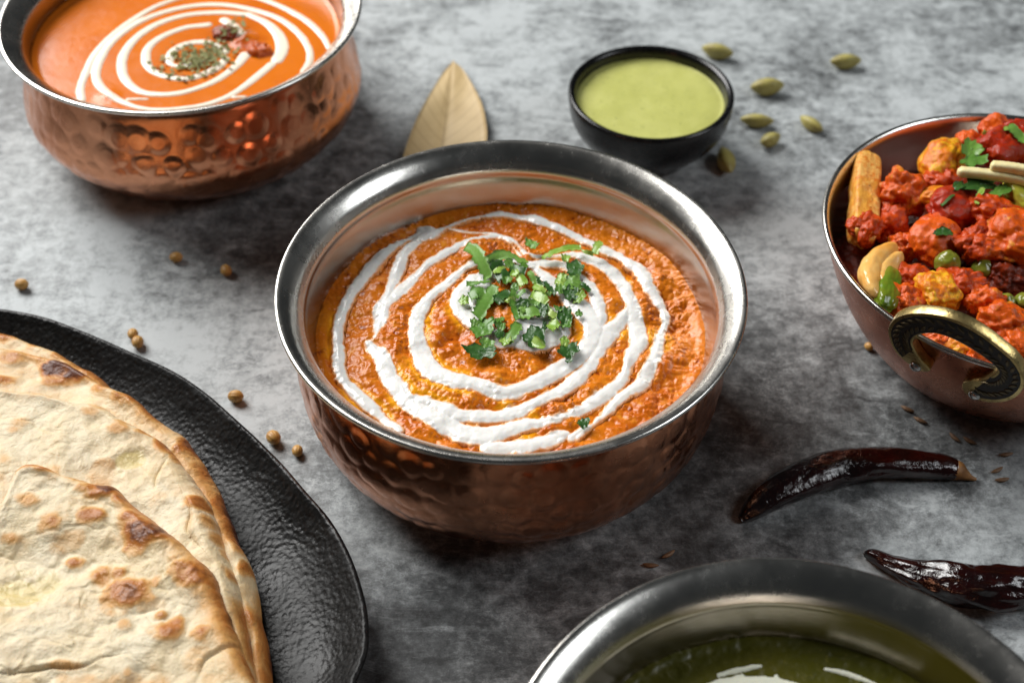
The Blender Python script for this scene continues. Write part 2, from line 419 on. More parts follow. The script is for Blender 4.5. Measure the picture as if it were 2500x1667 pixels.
# --- centre curry
zc = 0.0340
A1 = [[(745,515,16),(690,545,18),(600,600,24),(520,665,28),(450,750,30),(400,830,32),(360,920,30),(345,1000,30),(345,1100,30),(355,1190,34),(405,1270,36),(480,1340,34),(560,1410,30),(640,1470,22)],
      [(770,512,52),(800,520,40),(870,492,18),(1000,452,20),(1150,436,22),(1300,470,24),(1420,510,24),(1530,560,24),(1620,602,24),(1720,655,26),(1790,720,32),(1830,790,32),(1880,860,34),(1912,940,34),(1892,1000,30),(1878,1060,24),(1862,1130,32),(1825,1190,32),(1790,1245,28),(1700,1310,24),(1630,1380,26),(1560,1440,24),(1490,1500,20)],
      [(770,520,40),(700,580,26),(650,650,26),(620,720,24),(595,790,20),(575,850,30),(550,920,42),(535,980,26),(520,1030,14)],
      [(580,862,36),(640,815,34),(700,750,30),(790,670,30),(900,605,28),(1000,560,26),(1100,540,24),(1190,575,22),(1250,630,24),(1340,640,22),(1450,628,24),(1540,648,32),(1620,690,36),(1690,760,38),(1740,850,36),(1772,960,36),(1782,1050,36),(1745,1110,36),(1722,1180,30),(1690,1240,28),(1620,1300,34),(1500,1380,36),(1360,1430,36),(1220,1450,34),(1080,1490,42),(960,1490,46),(860,1450,46),(760,1390,44),(680,1340,40),(630,1280,40),(580,1200,40),(545,1120,36),(490,1055,24)],
      [(880,500,14),(960,520,16),(1080,528,18),(1150,560,18),(1220,640,14)],
      [(720,1330,30),(820,1360,30),(920,1400,34),(1050,1405,36),(1200,1385,34),(1330,1330,30),(1440,1265,32),(1530,1190,36),(1600,1090,38),(1645,1010,42),(1690,960,26),(1730,900,18)],
      [(1130,655,22),(1050,672,28),(960,705,34),(860,780,34),(780,850,32),(730,930,34),(718,1020,38),(740,1110,42),(790,1190,46),(880,1240,46),(1000,1265,44),(1120,1300,46),(1230,1285,42),(1330,1230,40),(1440,1170,46),(1530,1100,50),(1570,1020,46),(1540,950,48),(1480,880,44),(1400,810,42),(1330,750,36),(1270,700,30)],
      [(1000,760,46),(950,820,52),(930,880,56),(975,950,46),(1040,1010,42),(1110,1060,36),(1180,1070,30),(1230,1040,44),(1310,1040,60),(1390,1020,60),(1420,985,36)],
      [(1150,660,26),(1230,690,30),(1320,680,36),(1400,680,34),(1440,705,20),(1500,760,18),(1560,820,26),(1590,890,28),(1600,950,24),(1590,985,18)],
      [(1000,760,36),(1060,730,40),(1130,700,40)],
      [(1180,880,30),(1240,850,40),(1320,900,36),(1380,940,28)],
      [(1060,1560,26),(1180,1550,34),(1300,1530,36),(1400,1495,36),(1440,1480,20)],
      [(1460,1500,24),(1520,1460,22),(1560,1430,18)]]
A1 += [[(1090,700,50),(1020,800,60),(1010,900,56)],[(1250,1000,60),(1330,980,60),(1400,930,50)],[(1180,1060,40),(1280,1070,50),(1370,1050,46)]]
CP = curve_pts(A1, 650, 300, 1.96, zc)*np.array([1, 1, 1.16])
def gravy_h(X, Y):
    P = np.stack([X, Y], -1); r = np.hypot(X, Y)
    lum = fbm(P, 85, 3, 0.5, 5)*0.0021
    wl, _ = worley(P + 0.0011*np.stack([fbm(P, 300, 2, 0.5, 8), fbm(P, 300, 2, 0.5, 9)], -1), 400, 4)
    w2, _ = worley(P, 820, 7)
    w3, _ = worley(P + 0.002*np.stack([fbm(P, 140, 2, 0.5, 18), fbm(P, 140, 2, 0.5, 19)], -1), 150, 12)
    lum = lum + (0.45-w3)*0.0016*sstep(-0.2, 0.4, fbm(P, 50, 2, 0.5, 17))
    gran = (0.45-wl)*0.00115 + (0.45-w2)*0.00055
    gate = sstep(-0.15, 0.5, fbm(P, 70, 2, 0.5, 15))
    mound = 0.0022*np.exp(-(r/0.030)**2) - 0.0003
    edge = sstep(0.0510, 0.0535, r)
    return zc + mound + lum*(1-0.6*edge) + gran*(0.40+0.60*gate)*(1-0.35*edge) + 0.0006*sstep(0.0520, 0.0545, r)
def smooth_h(X, Y):
    P = np.stack([X, Y], -1); r = np.hypot(X, Y)
    return zc + 0.0022*np.exp(-(r/0.030)**2) - 0.0003 + fbm(P, 95, 3, 0.5, 5)*0.0013
X, Y, Rr = disc_grid((0, 0), 0.0575, 470)
G = gravy_h(X, Y)
P2 = np.stack([X, Y], -1)
Mf = cream_field(X, Y, CP)
Mf = Mf + fbm(P2, 260, 3, 0.6, 31)*0.0006 + fbm(P2, 700, 2, 0.6, 32)*0.0003 + fbm(P2, 85, 2, 0.5, 33)*0.0009
bleed = np.exp(-np.clip(-Mf, 0, 1)/0.0011)*sstep(-0.15, 0.35, fbm(P2, 75, 3, 0.5, 44))
oil = np.exp(-np.clip(-Mf, 0, 1)/0.0015)*sstep(-0.05, 0.40, fbm(P2, 52, 3, 0.5, 47))
G = G - 0.0004*np.exp(-np.clip(-Mf, 0, 1)/0.001)
t = NT('spiced_tomato_gravy')
nz = t.noise(260, 6, 0.65); n2 = t.noise(45, 4, 0.55, 0.5)
c = t.mix(t.mapr(n2, 0.32, 0.68), (0.66, 0.185, 0.009), (0.51, 0.110, 0.005))
c = t.mix(t.mapr(nz, 0.52, 0.72), c, (0.72, 0.25, 0.018))
c = t.mix(t.mapr(nz, 0.30, 0.44, 1, 0), c, (0.24, 0.032, 0.004))
c = t.mix(t.mapr(t.attr('oil'), 0.1, 0.7, 0, 0.9), c, (0.88, 0.36, 0.010))
c = t.mix(t.mapr(t.attr('bleed'), 0.5, 1.0, 0, 0.2), c, (0.80, 0.36, 0.08))
c = t.mix(t.mapr(t.noise(900, 2, 0.5), 0.735, 0.76), c, (0.03, 0.015, 0.008))
MAT['gravy'] = t.set(color=c, rough=t.mapr(nz, 0.3, 0.7, 0.16, 0.32), spec=0.3, normal=t.bump(t.noise(1300, 4, 0.6), 0.35, 0.0003))
V, F, at = field_mesh(X, Y, G, Rr < 0.0570, {'bleed': bleed, 'oil': oil})
curry = mesh_obj('gravy', V, F, MAT['gravy'], attrs=at)
tag(curry, 'thick grainy orange curry with loose white cream rings in the centre bowl', 'curry')
t = NT('cream')
th_ = t.attr('thick')
c = t.mix(t.mapr(t.math('ADD', th_, t.math('MULTIPLY', t.noise(330, 4, 0.6), 0.5)), 0.30, 0.95), (0.82, 0.36, 0.11), (0.80, 0.79, 0.76))
c = t.mix(t.mapr(t.noise(170, 5, 0.65, 0.5), 0.60, 0.75, 0, 0.35), c, (0.72, 0.50, 0.42))
MAT['cream'] = t.set(color=c, rough=0.24, spec=0.5, normal=t.bump(t.noise(500, 3, 0.5), 0.06, 0.0003), sss=0.25, sssr=(1.0, 0.7, 0.5), ssss=0.0015)
SM = 0.8*smooth_h(X, Y) + 0.2*G
thick = np.clip(Mf/0.0013, 0, 1)
ZC = np.where(Mf > 0, np.maximum(SM + 0.00050*sstep(0.0, 0.0022, Mf) + 0.00015*np.clip(Mf/0.0005, 0, 1) + 0.00012*fbm(P2, 200, 2, 0.5, 3), G+0.00012*thick), G - 0.0003)
V, F, at = field_mesh(X, Y, ZC, (Mf > -0.0003) & (Rr < 0.0568), {'thick': thick})
thick0 = thick
part('cream_swirl', V, F, MAT['cream'], curry, at)

# --- upper left curry: smooth, one spiral of cream
zt = 0.0375
L5 = [[(1440,335,20),(1340,275,20),(1210,278,22),(1110,325,24),(1080,385,24),(1110,420,14),(1200,420,22),(1300,390,14)],
      [(1330,160,20),(1180,180,20),(1030,240,22),(945,310,24),(930,390,26),(970,450,22),(1060,490,22),(1180,505,22),(1300,475,22),(1390,430,24),(1440,380,22)],
      [(1560,92,20),(1400,82,20),(1200,97,20),(1020,150,22),(880,235,24),(795,340,26),(775,430,26),(800,510,24),(880,580,22),(1000,605,20),(1150,595,20),(1300,550,20),(1420,490,22),(1510,420,24),(1562,355,30)],
      [(1580,92,20),(1700,150,24),(1775,225,30),(1800,310,34),(1770,385,32)],
      [(1430,130,26),(1500,180,28),(1540,240,28)],
      [(1730,415,24),(1640,490,24),(1520,580,20),(1400,640,18),(1250,680,16),(1050,702,15),(900,692,14),(800,660,18),(700,610,22),(630,540,24),(612,470,24),(645,370,24),(720,265,22),(850,165,20),(1000,95,20),(1200,45,20),(1400,32,20),(1600,62,20),(1780,122,20),(1900,210,20),(1968,310,20),(1975,390,20),(1935,460,18)],
      [(520,640,22),(512,570,22),(545,470,22),(605,350,22),(720,225,20),(870,115,20),(1000,42,18),(1150,-10,16),(1350,-50,16),(1550,-30,16),(1700,8,18),(1850,72,20),(1975,150,20),(2060,235,18),(2100,310,16)],
      [(815,636,9),(880,634,9),(940,634,8)], [(1490,622,10),(1560,618,9)]]
X, Y, Rr = disc_grid(TLC, 0.0542, 330)
P2 = np.stack([X, Y], -1)
G = zt + fbm(P2, 60, 3, 0.5, 71)*0.00008 + 0.0006*sstep(0.0515, 0.0538, Rr)
for (zx, zy, rr, hh) in ((1560, 250, 0.0042, 0.0016), (690, 620, 0.003, 0.0006)):
    p = Wz(zx, zy, zt, 0, 0, 2.613); G = G + hh*np.exp(-((X-p[0])**2+(Y-p[1])**2)/rr**2)*(1+0.6*fbm(P2, 260, 3, 0.55, 77))
Mf = cream_field(X, Y, curve_pts(L5, 0, 0, 2.613, zt) * np.array([1, 1, 1.65])) + fbm(P2, 300, 2, 0.5, 73)*0.00012
t = NT('smooth_orange_gravy')
n1 = t.noise(30, 4, 0.55, 0.6); n2 = t.noise(420, 5, 0.6)
c = t.mix(t.mapr(n1, 0.35, 0.7), (0.66, 0.165, 0.010), (0.58, 0.128, 0.007))
c = t.mix(t.mapr(n2, 0.62, 0.72, 0, 0.5), c, (0.42, 0.085, 0.012))
c = t.mix(t.mapr(t.attr('chunk'), 0.05, 0.5, 0, 0.8), c, (0.45, 0.075, 0.008))
MAT['gravy2'] = t.set(color=c, rough=t.mapr(n2, 0.3, 0.7, 0.16, 0.24), spec=0.22, normal=t.bump(n2, 0.12, 0.0004))
pch = Wz(1560, 265, zt, 0, 0, 2.613)
chunk = np.clip(np.exp(-(((X-pch[0])/0.0085)**2+((Y-pch[1])/0.0052)**2)**2)*(0.6+0.8*fbm(P2, 300, 3, 0.6, 79)), 0, 1)*0.8
V, F, at = field_mesh(X, Y, G, Rr < 0.0540, {'chunk': chunk})
c2 = mesh_obj('gravy', V, F, MAT['gravy2'], attrs=at)
tag(c2, 'smooth orange gravy with a thin cream spiral and green herb flakes, upper left bowl', 'curry')
thick = np.clip(Mf/0.0006, 0, 1)+0.3
ZC = np.where(Mf > 0, G + 0.0005*(1-np.exp(-Mf/0.0005)), G - 0.0002)
V, F, at = field_mesh(X, Y, ZC, (Mf > -0.00025) & (Rr < 0.0538), {'thick': thick})
t = NT('thin_cream'); MAT['cream2'] = t.set(color=(0.86, 0.76, 0.62), rough=0.3, sss=0.2, sssr=(1, 0.6, 0.4), ssss=0.0015)
part('cream_spiral', V, F, MAT['cream2'], c2, at)
# herb flakes: uncountable dry crumbs
vs, fs = [], []
def flake(p, sz, up=0.0):
    a = RNG.uniform(0, 6.28); k = RNG.uniform(0.5, 1); tilt = RNG.normal(0, 0.35, 2)
    b = len(vs)
    for q in range(5):
        an = a + q*1.2566; x = math.cos(an)*sz*RNG.uniform(0.7, 1.2); y = math.sin(an)*sz*k*RNG.uniform(0.7, 1.2)
        vs.append((p[0]+x, p[1]+y, p[2]+up+0.0004+tilt[0]*x+tilt[1]*y))
    fs.append(tuple(range(b, b+5)))
    b2 = len(vs)
    for q in range(5): v = vs[b+q]; vs.append((v[0], v[1], v[2]-0.00012))
    fs.append(tuple(reversed(range(b2, b2+5))))
    for q in range(5): fs.append((b+q, b2+q, b2+(q+1) % 5, b+(q+1) % 5))
for i in range(420):
    u = RNG.normal(0, 1, 2)
    if i < 260: zx, zy = 1260+u[0]*80, 390+u[1]*40
    elif i < 330: zx, zy = 1380+u[0]*45, 330+u[1]*35
    elif i < 370: zx, zy = 1520+u[0]*32, 215+u[1]*35
    elif i < 400:
        tq = RNG.uniform(); zx, zy = 950+tq*450+u[0]*18, 430+math.sin(tq*3.14)*72+u[1]*14
    else: zx, zy = 1450+u[0]*40, 240+u[1]*20
    p = Wz(zx, zy, zt, 0, 0, 2.613)
    p = p + np.array([0, 0, 0.0004+0.0006*math.exp(-((zx-1260)/90)**2-((zy-390)/45)**2) + (0.0022 if i >= 330 and (i < 370 or i >= 400) else 0)])
    flake(p, RNG.uniform(0.0004, 0.0010))
MAT['herb'] = simple('dried_herb', (0.17, 0.17, 0.045), 0.7, (0.30, 0.29, 0.10), 900)
tag(part('herb_flakes', vs, fs, MAT['herb'], c2, smooth=False), 'dry green herb crumbs sprinkled on the cream spiral', kind='stuff')

# --- lower right curry: dark green
zg = 0.0330
X, Y, Rr = disc_grid(BRC, 0.0555, 330); P2 = np.stack([X, Y], -1)
G = zg + fbm(P2, 80, 3, 0.5, 81)*0.0004 + fbm(P2, 420, 3, 0.6, 82)*0.00025 + 0.0005*sstep(0.0505, 0.0525, Rr)
L8 = [[(950,578,8),(1000,562,11),(1060,550,13),(1110,540,12),(1142,536,7)], [(1440,550,7),(1500,562,12),(1560,580,14),(1620,602,13),(1700,640,11),(1760,690,9)],
      [(800,740,34),(890,670,40),(980,640,46),(1090,630,48),(1200,636,48),(1320,665,44),(1410,720,36)], [(900,760,60),(1050,720,70),(1200,720,70),(1330,780,60)], [(1215,582,9),(1222,592,9)],
      [(1010,590,5),(1060,576,7)]]
Mf = cream_field(X, Y, curve_pts(L8, 1250, 1340, 1.8816, zg)) + fbm(P2, 350, 3, 0.5, 83)*0.00025
t = NT('dark_green_gravy')
n1 = t.noise(40, 4, 0.55, 0.6); n2 = t.noise(520, 5, 0.65)
c = t.mix(t.mapr(n1, 0.35, 0.7), (0.085, 0.076, 0.006), (0.055, 0.056, 0.004))
c = t.mix(t.mapr(n2, 0.58, 0.72, 0, 0.8), c, (0.13, 0.11, 0.012))
MAT['gravy3'] = t.set(color=c, rough=t.mapr(n2, 0.3, 0.7, 0.28, 0.42), spec=0.4, normal=t.bump(n2, 0.25, 0.0004))
V, F, at = field_mesh(X, Y, G, Rr < 0.0548, {})
c3 = mesh_obj('gravy', V, F, MAT['gravy3'])
tag(c3, 'dark green spinach gravy with strokes of cream in the lower right bowl', 'curry')
ZC = np.where(Mf > 0, G + 0.0007*(1-np.exp(-Mf/0.0006)), G - 0.0003)
V, F, at = field_mesh(X, Y, ZC, (Mf > -0.00025), {'thick': np.clip(Mf/0.0006, 0, 1)+0.4})
t = NT('pale_cream'); MAT['cream3'] = t.set(color=(0.80, 0.80, 0.66), rough=0.28, sss=0.2, sssr=(1, 0.8, 0.5), ssss=0.0015)
part('cream_strokes', V, F, MAT['cream3'], c3)
# ------------------------------------------------------------------ chopped coriander on the centre curry
t = NT('coriander_leaf')
oi = t.n('ShaderNodeObjectInfo').outputs['Random']
c = t.mix(oi, (0.075, 0.190, 0.022), (0.150, 0.290, 0.050))
c = t.mix(t.mapr(t.noise(420, 4, 0.6), 0.45, 0.7, 0, 0.6), c, (0.17, 0.31, 0.07))
MAT['leaf'] = t.set(color=c, rough=0.38, spec=0.4, normal=t.bump(t.noise(900, 3, 0.5), 0.4, 0.0003), sss=0.1, sssr=(0.4, 1, 0.2), ssss=0.001)
t = NT('coriander_leaf_dark')
c = t.mix(t.mapr(t.noise(420, 4, 0.6), 0.45, 0.7, 0, 0.7), (0.024, 0.080, 0.012), (0.060, 0.150, 0.030))
MAT['leaf_dark'] = t.set(color=c, rough=0.36, spec=0.45, normal=t.bump(t.noise(900, 3, 0.5), 0.4, 0.0003))
t = NT('coriander_stem')
c = t.mix(t.mapr(t.noise(300, 4, 0.6), 0.4, 0.7), (0.21, 0.36, 0.045), (0.36, 0.47, 0.12))
MAT['stem'] = t.set(color=c, rough=0.33, spec=0.45, normal=t.bump(t.noise(900, 3, 0.5), 0.3, 0.0002), sss=0.1, sssr=(0.6, 1, 0.2), ssss=0.001)

def shell(V, nu, nv, th):
    """thicken a nu x nv sheet of points into a closed thin leaf"""
    V = V.reshape(nu, nv, 3)
    du = np.gradient(V, axis=0); dv = np.gradient(V, axis=1)
    N = np.cross(du, dv); N /= np.linalg.norm(N, axis=2, keepdims=True)+1e-12
    if N[..., 2].mean() < 0: N = -N
    A = (V + N*th/2).reshape(-1, 3); B = (V - N*th/2).reshape(-1, 3)
    F = grid_faces(nu, nv).tolist(); o = nu*nv
    F += [[q+o for q in reversed(f)] for f in grid_faces(nu, nv).tolist()]
    rim = [i*nv for i in range(nu)] + [(nu-1)*nv+j for j in range(1, nv)] + [i*nv+nv-1 for i in range(nu-2, -1, -1)] + [j for j in range(nv-2, 0, -1)]
    for a, b in zip(rim, rim[1:]+rim[:1]): F.append([a, b, b+o, a+o])
    return np.vstack([A, B]), F
def ribbon(pts, w, z, ox, oy, sc, lift=0.0008, seed=0, bend=0.0006, taper=0.5, nu=18, nv=5, twist=0.5, jag=0.12, arch=0.0):
    """a cut strip of leaf following a pixel path that lies near height z"""
    P = spline(np.array(pts, float), 10); a = np.r_[0, np.cumsum(np.linalg.norm(np.diff(P, axis=0), axis=1))]
    s = np.linspace(0, 1, nu); P = np.stack([np.interp(s*a[-1], a, P[:, k]) for k in (0, 1)], 1)
    T = np.gradient(P, axis=0); T /= np.linalg.norm(T, axis=1, keepdims=True); Nn = np.stack([-T[:, 1], T[:, 0]], 1)
    rg = np.random.default_rng(seed+100)
    wid = w/2*(1 - taper*np.abs(2*s-1)**3)
    out = np.zeros((nu, nv, 3)); ph = rg.uniform(0, 6.28); tw = rg.normal(0, twist)
    for j, v in enumerate(np.linspace(-1, 1, nv)):
        jj = 1 + jag*rg.normal(0, 1, nu)*abs(v)
        q = P + Nn*(wid*v*jj)[:, None]
        h = lift + bend*np.sin(s*5+ph) + 0.0007*tw*v*np.cos(s*3+ph) - 0.00012*v*v + arch*np.sin(math.pi*s)
        out[:, j] = Wz(q[:, 0], q[:, 1], z, ox, oy, sc); out[:, j, 2] += h
    return shell(out, nu, nv, 0.00022)
def lobed(cx, cy, w, h, rot, z, ox, oy, sc, lift=0.0009, seed=0, curl=0.0014, lobes=5, depth=0.28):
    """a torn, lobed leaf piece"""
    rg = np.random.default_rng(seed+500); nu, nv = 40, 6
    th = np.linspace(0, 2*math.pi, nu); r = 1 - 0.8*depth*(0.5+0.5*np.cos(th*lobes + rg.uniform(0, 6.28))) + 0.06*np.sin(th*11+rg.uniform(0, 6.28)) + 0.03*np.sin(th*17+rg.uniform(0, 6.28))
    r[-1] = r[0]
    out = np.zeros((nu, nv, 3)); tx, ty = rg.normal(0, 0.25, 2); ca, sa = math.cos(rot), math.sin(rot); cu = rg.uniform(-1, 1.2)
    for j, v in enumerate(np.linspace(0.02, 1, nv)):
        x = np.cos(th)*r*v; y = np.sin(th)*r*v
        X_ = (x*w/2*ca - y*h/2*sa); Y_ = (x*w/2*sa + y*h/2*ca)
        p = Wz(cx+X_, cy+Y_, z, ox, oy, sc)
        p[:, 2] += lift + curl*(cu*x*x - 0.5*cu*y*y) + 0.0012*(tx*x+ty*y) + 0.00025*np.sin(x*9+rg.uniform(0, 6))*v
        out[:, j] = p
    return shell(out, nu, nv, 0.0002)
def ground(V, extra):
    """let a leaf rest on the curry under it"""
    return V
garn = thing('coriander_garnish', 'heap of chopped green coriander on the cream in the centre bowl', 'garnish', (0.0, 0.0, zc))
zl = zc + 0.0026
RB = [([(380,205),(450,255),(520,370),(580,470),(625,545)],105,'leaf',0.0022,0.004),([(600,360),(720,318),(830,315),(950,350),(1045,372)],58,'leaf',0.0020,0.001),([(620,435),(700,395),(775,368)],75,'leaf_dark',0.0012,0),
      ([(880,680),(883,800),(900,920),(935,1000)],56,'leaf',0.0028,0.001),([(945,1010),(890,1120),(815,1215)],84,'leaf',0.0016,0.001),([(385,590),(500,592),(640,580)],36,'leaf',0.0016,0),
      ([(1190,322),(1330,262),(1480,212),(1605,195)],46,'stem',0.0012,0.001),([(1600,205),(1640,245),(1735,282)],14,'stem',0.001,0),([(1740,275),(1780,210),(1812,145)],62,'stem',0.0016,0.001),
      ([(690,620),(610,760),(545,880),(490,960)],115,'leaf',0.0020,0.001),([(420,735),(520,695),(570,790)],95,'leaf',0.0014,0.001),([(700,815),(760,740),(845,685)],84,'leaf_dark',0.0022,0.001),
      ([(1090,545),(1150,600),(1205,645)],64,'leaf_dark',0.0026,0),([(1190,590),(1270,650),(1335,705)],44,'leaf_dark',0.0018,0),([(1100,635),(1165,680),(1225,712)],62,'stem',0.0034,0),
      ([(1075,715),(1170,765),(1235,830)],86,'stem',0.0030,0),([(1200,815),(1260,905),(1335,965)],62,'leaf',0.0022,0),([(900,805),(1000,795),(1055,775)],34,'leaf_dark',0.0022,0),
      ([(700,565),(780,525),(855,540)],90,'leaf_dark',0.0026,0.001),([(675,505),(740,480),(805,462)],62,'stem',0.0032,0),([(1010,395),(990,440),(975,480)],60,'leaf',0.0030,0),
      ([(850,435),(930,462),(1015,495)],66,'leaf_dark',0.0028,0),([(930,615),(970,595),(1015,565)],84,'stem',0.0038,0),([(945,925),(1060,925),(1155,895)],92,'leaf',0.0024,0.001),
      ([(1225,870),(1285,935),(1345,950)],58,'stem',0.0024,0),([(1090,1200),(1150,1250),(1215,1290)],58,'stem',0.0028,0),([(1600,600),(1660,640),(1710,668)],40,'leaf_dark',0.0018,0),
      ([(680,1030),(730,985),(782,948)],58,'leaf',0.0014,0),([(790,800),(850,790),(905,785)],26,'stem',0.003,0),([(1250,1075),(1300,1045),(1355,1000)],86,'stem',0.0018,0),
      ([(770,590),(820,580),(870,600)],60,'leaf',0.0036,0),([(880,420),(840,390),(800,420)],60,'leaf',0.0026,0),([(1010,700),(960,730),(915,770)],40,'leaf',0.0034,0),([(1440,1330),(1480,1380),(1450,1420)],46,'leaf_dark',0.0012,0),([(1050,500),(1090,560),(1110,620)],50,'leaf',0.0036,0),([(860,500),(900,520),(940,505)],56,'stem',0.0038,0)]
for i, (p, w, m, lift, arch) in enumerate(RB):
    V, F = ribbon(p, w*1.25, zl, 1050, 560, 4.356, lift*0.55, i, arch=arch*0.3, bend=0.0003, jag=0.20, taper=0.25)
    part('leaf' if m != 'stem' else 'stem', V, F, MAT[m], garn)
LB = [(560,1060,240,190,-0.5,'leaf'),(535,1310,320,150,0.1,'leaf_dark'),(610,1235,150,110,0.3,'leaf'),(1110,1160,215,215,0.5,'leaf_dark'),(1470,1300,220,140,-0.4,'leaf_dark'),(1430,1212,92,100,0.2,'stem'),
      (1430,925,150,180,0.2,'leaf_dark'),(1445,1015,115,100,0.5,'leaf'),(1540,430,170,170,0.3,'leaf_dark'),(1390,560,110,140,0.4,'stem'),(1520,585,200,150,0.3,'leaf'),(1495,690,150,130,0.1,'leaf_dark'),(1590,735,130,80,-0.4,'stem'),(1385,645,110,90,0,'leaf'),
      (1080,172,140,84,0.4,'leaf'),(1440,322,90,90,0,'stem'),(362,770,100,80,0.1,'stem'),(1582,912,70,56,0,'leaf'),(1218,1040,46,70,0,'leaf_dark'),(752,1050,90,96,0.3,'leaf'),(738,1130,100,100,0.5,'leaf_dark'),(1180,900,130,120,0,'leaf_dark'),(980,860,140,110,0.2,'leaf_dark'),
      (1010,890,120,90,0.2,'leaf'),(800,1200,120,90,0,'stem'),(1100,830,110,80,0.4,'leaf'),(900,660,80,90,0,'leaf'),(1260,700,60,50,0,'leaf'),(470,1010,80,70,0.2,'leaf'),(1360,860,90,60,0.5,'leaf')]
for i, (x, y, w, h, r, m) in enumerate(LB):
    V, F = lobed(x, y, w*1.22, h*1.22, r, zl, 1050, 560, 4.356, 0.0007 + (0.0008 if 800 < x < 1250 and 500 < y < 1000 else 0), i, curl=0.0009)
    part('leaf' if m != 'stem' else 'stem', V, F, MAT[m], garn)
V, F = lobed(1425*1.0, 1036, 34, 26, -0.4, zc+0.0012, 0, 0, 1.0, 0.0007, 77, lobes=3)
tag(mesh_obj('coriander_leaf', V, F, MAT['leaf_dark']), 'single small coriander scrap on the front cream edge, apart from the heap', 'herb')

# ------------------------------------------------------------------ black sauce bowl with green chutney
GB = (0.04885, 0.12777); hg = 0.026
t = NT('black_glaze'); nn = t.noise(300, 4, 0.6)
MAT['black'] = t.set(color=(0.004, 0.004, 0.0045), rough=t.mapr(nn, 0.3, 0.7, 0.20, 0.30), spec=0.4, normal=t.bump(nn, 0.08, 0.0003))
pr = spline([(0.0005, 0.0012), (0.0130, 0.0006), (0.0150, 0.0), (0.0160, 0.0006), (0.0175, 0.0028), (0.0215, 0.0070), (0.0255, 0.0118), (0.0280, 0.0168), (0.0290, 0.0222), (0.02925, 0.0256), (0.0288, 0.0266), (0.0280, 0.0267), (0.0270, 0.0261),
             (0.0264, 0.0247), (0.0259, 0.0222), (0.0246, 0.0180), (0.0210, 0.0110), (0.0140, 0.0060), (0.0005, 0.0045)], 8)
V, F = revolve(pr, 140, GB)
sb = mesh_obj('sauce_bowl', V, F, MAT['black'], loc=(GB[0], GB[1], 0))
tag(sb, 'small black round dip bowl of green chutney standing behind the centre handi', 'bowl')
X, Y, Rr = disc_grid(GB, 0.0266, 160); P2 = np.stack([X, Y], -1)
G = 0.0222 + fbm(P2, 90, 3, 0.5, 91)*0.00030 + 0.00003*np.sin(Rr*900+5*fbm(P2, 40, 2, 0.5, 92)) + 0.0004*sstep(0.0245, 0.0263, Rr)
V, F, at = field_mesh(X, Y, G, Rr < 0.02655, {})
t = NT('green_chutney'); n1 = t.noise(60, 5, 0.6, 0.6); n2 = t.noise(700, 4, 0.6)
c = t.mix(t.mapr(n1, 0.35, 0.7), (0.46, 0.465, 0.130), (0.52, 0.52, 0.165)); c = t.mix(t.mapr(n2, 0.60, 0.70, 0, 0.6), c, (0.34, 0.37, 0.09)); c = t.mix(t.mapr(t.noise(1000, 2, 0.5), 0.70, 0.74), c, (0.12, 0.16, 0.03))
MAT['chutney'] = t.set(color=c, rough=0.42, spec=0.35, sss=0.15, sssr=(1, 1, 0.4), ssss=0.002, normal=t.bump(n2, 0.1, 0.0003))
tag(mesh_obj('chutney', V, F, MAT['chutney']), 'pale green chutney filling the black dip bowl', 'chutney')

# ------------------------------------------------------------------ black stoneware plate
PC = np.array([-0.150, -0.098])
pl = Wd([0,100,200,300,400,470,540,600,640,700,760,800,830,845,845,820], [716,735,770,812,858,905,965,1020,1060,1130,1200,1270,1350,1420,1500,1568], 0.0125)
def polar_outline(pts, C, th, fallback=None, closed=False):
    d = np.asarray(pts)[:, :2]-C; a = np.unwrap(np.arctan2(d[:, 1], d[:, 0])); r = np.hypot(d[:, 0], d[:, 1])
    if a[-1] < a[0]: a = a[::-1]; r = r[::-1]
    mid = (a[0]+a[-1])/2; tt = (th - mid + math.pi) % (2*math.pi) - math.pi + mid
    if closed: aa = np.r_[a-2*math.pi, a, a+2*math.pi]; rr = np.r_[r, r, r]; return np.interp(tt, aa, rr)
    rr = np.interp(tt, a, r)
    if fallback is not None:
        e = np.maximum(np.maximum(a[0]-tt, tt-a[-1]), 0); k = sstep(0, 0.9, e); rr = rr*(1-k) + fallback*k
    return rr
th = np.unique(np.r_[np.linspace(-0.7, 2.0, 620), np.linspace(2.0, 2*math.pi-0.7, 160)])[:-1]
d = pl[:, :2]-PC; a_ = np.arctan2(d[:, 1], d[:, 0]); o_ = np.argsort(a_)
sp_ = spline(np.c_[a_[o_], np.hypot(d[:, 0], d[:, 1])[o_]], 10)
rr = polar_outline(np.c_[PC[0]+sp_[:, 1]*np.cos(sp_[:, 0]), PC[1]+sp_[:, 1]*np.sin(sp_[:, 0])], PC, th, 0.123)
prof = spline([(0.30, 0.0000), (0.62, 0.0002), (0.80, 0.0020), (0.90, 0.0060), (0.965, 0.0100), (0.990, 0.0117), (1.0, 0.0128), (0.9985, 0.0137), (0.991, 0.0140), (0.982, 0.0134), (0.965, 0.0118), (0.93, 0.0090), (0.88, 0.0064), (0.82, 0.0050), (0.74, 0.0045), (0.60, 0.0044), (0.40, 0.0044), (0.20, 0.0044), (0.01, 0.0044)], 7)
TH, S_ = np.meshgrid(th, prof[:, 0], indexing='ij'); Zp = np.broadcast_to(prof[:, 1], TH.shape).copy(); RR = rr[:, None]*S_
RR = np.where(S_ > 0.9, RR, RR)
Xp = PC[0]+RR*np.cos(TH); Yp = PC[1]+RR*np.sin(TH)
top = (np.arange(len(prof)) > 7*8)[None, :]*np.ones(TH.shape)
wave = 0.0006*fbm(np.stack([np.cos(TH)*3, np.sin(TH)*3], -1), 1.0, 2, 0.5, 61)*sstep(0.9, 1.0, S_)
Zp = Zp + wave
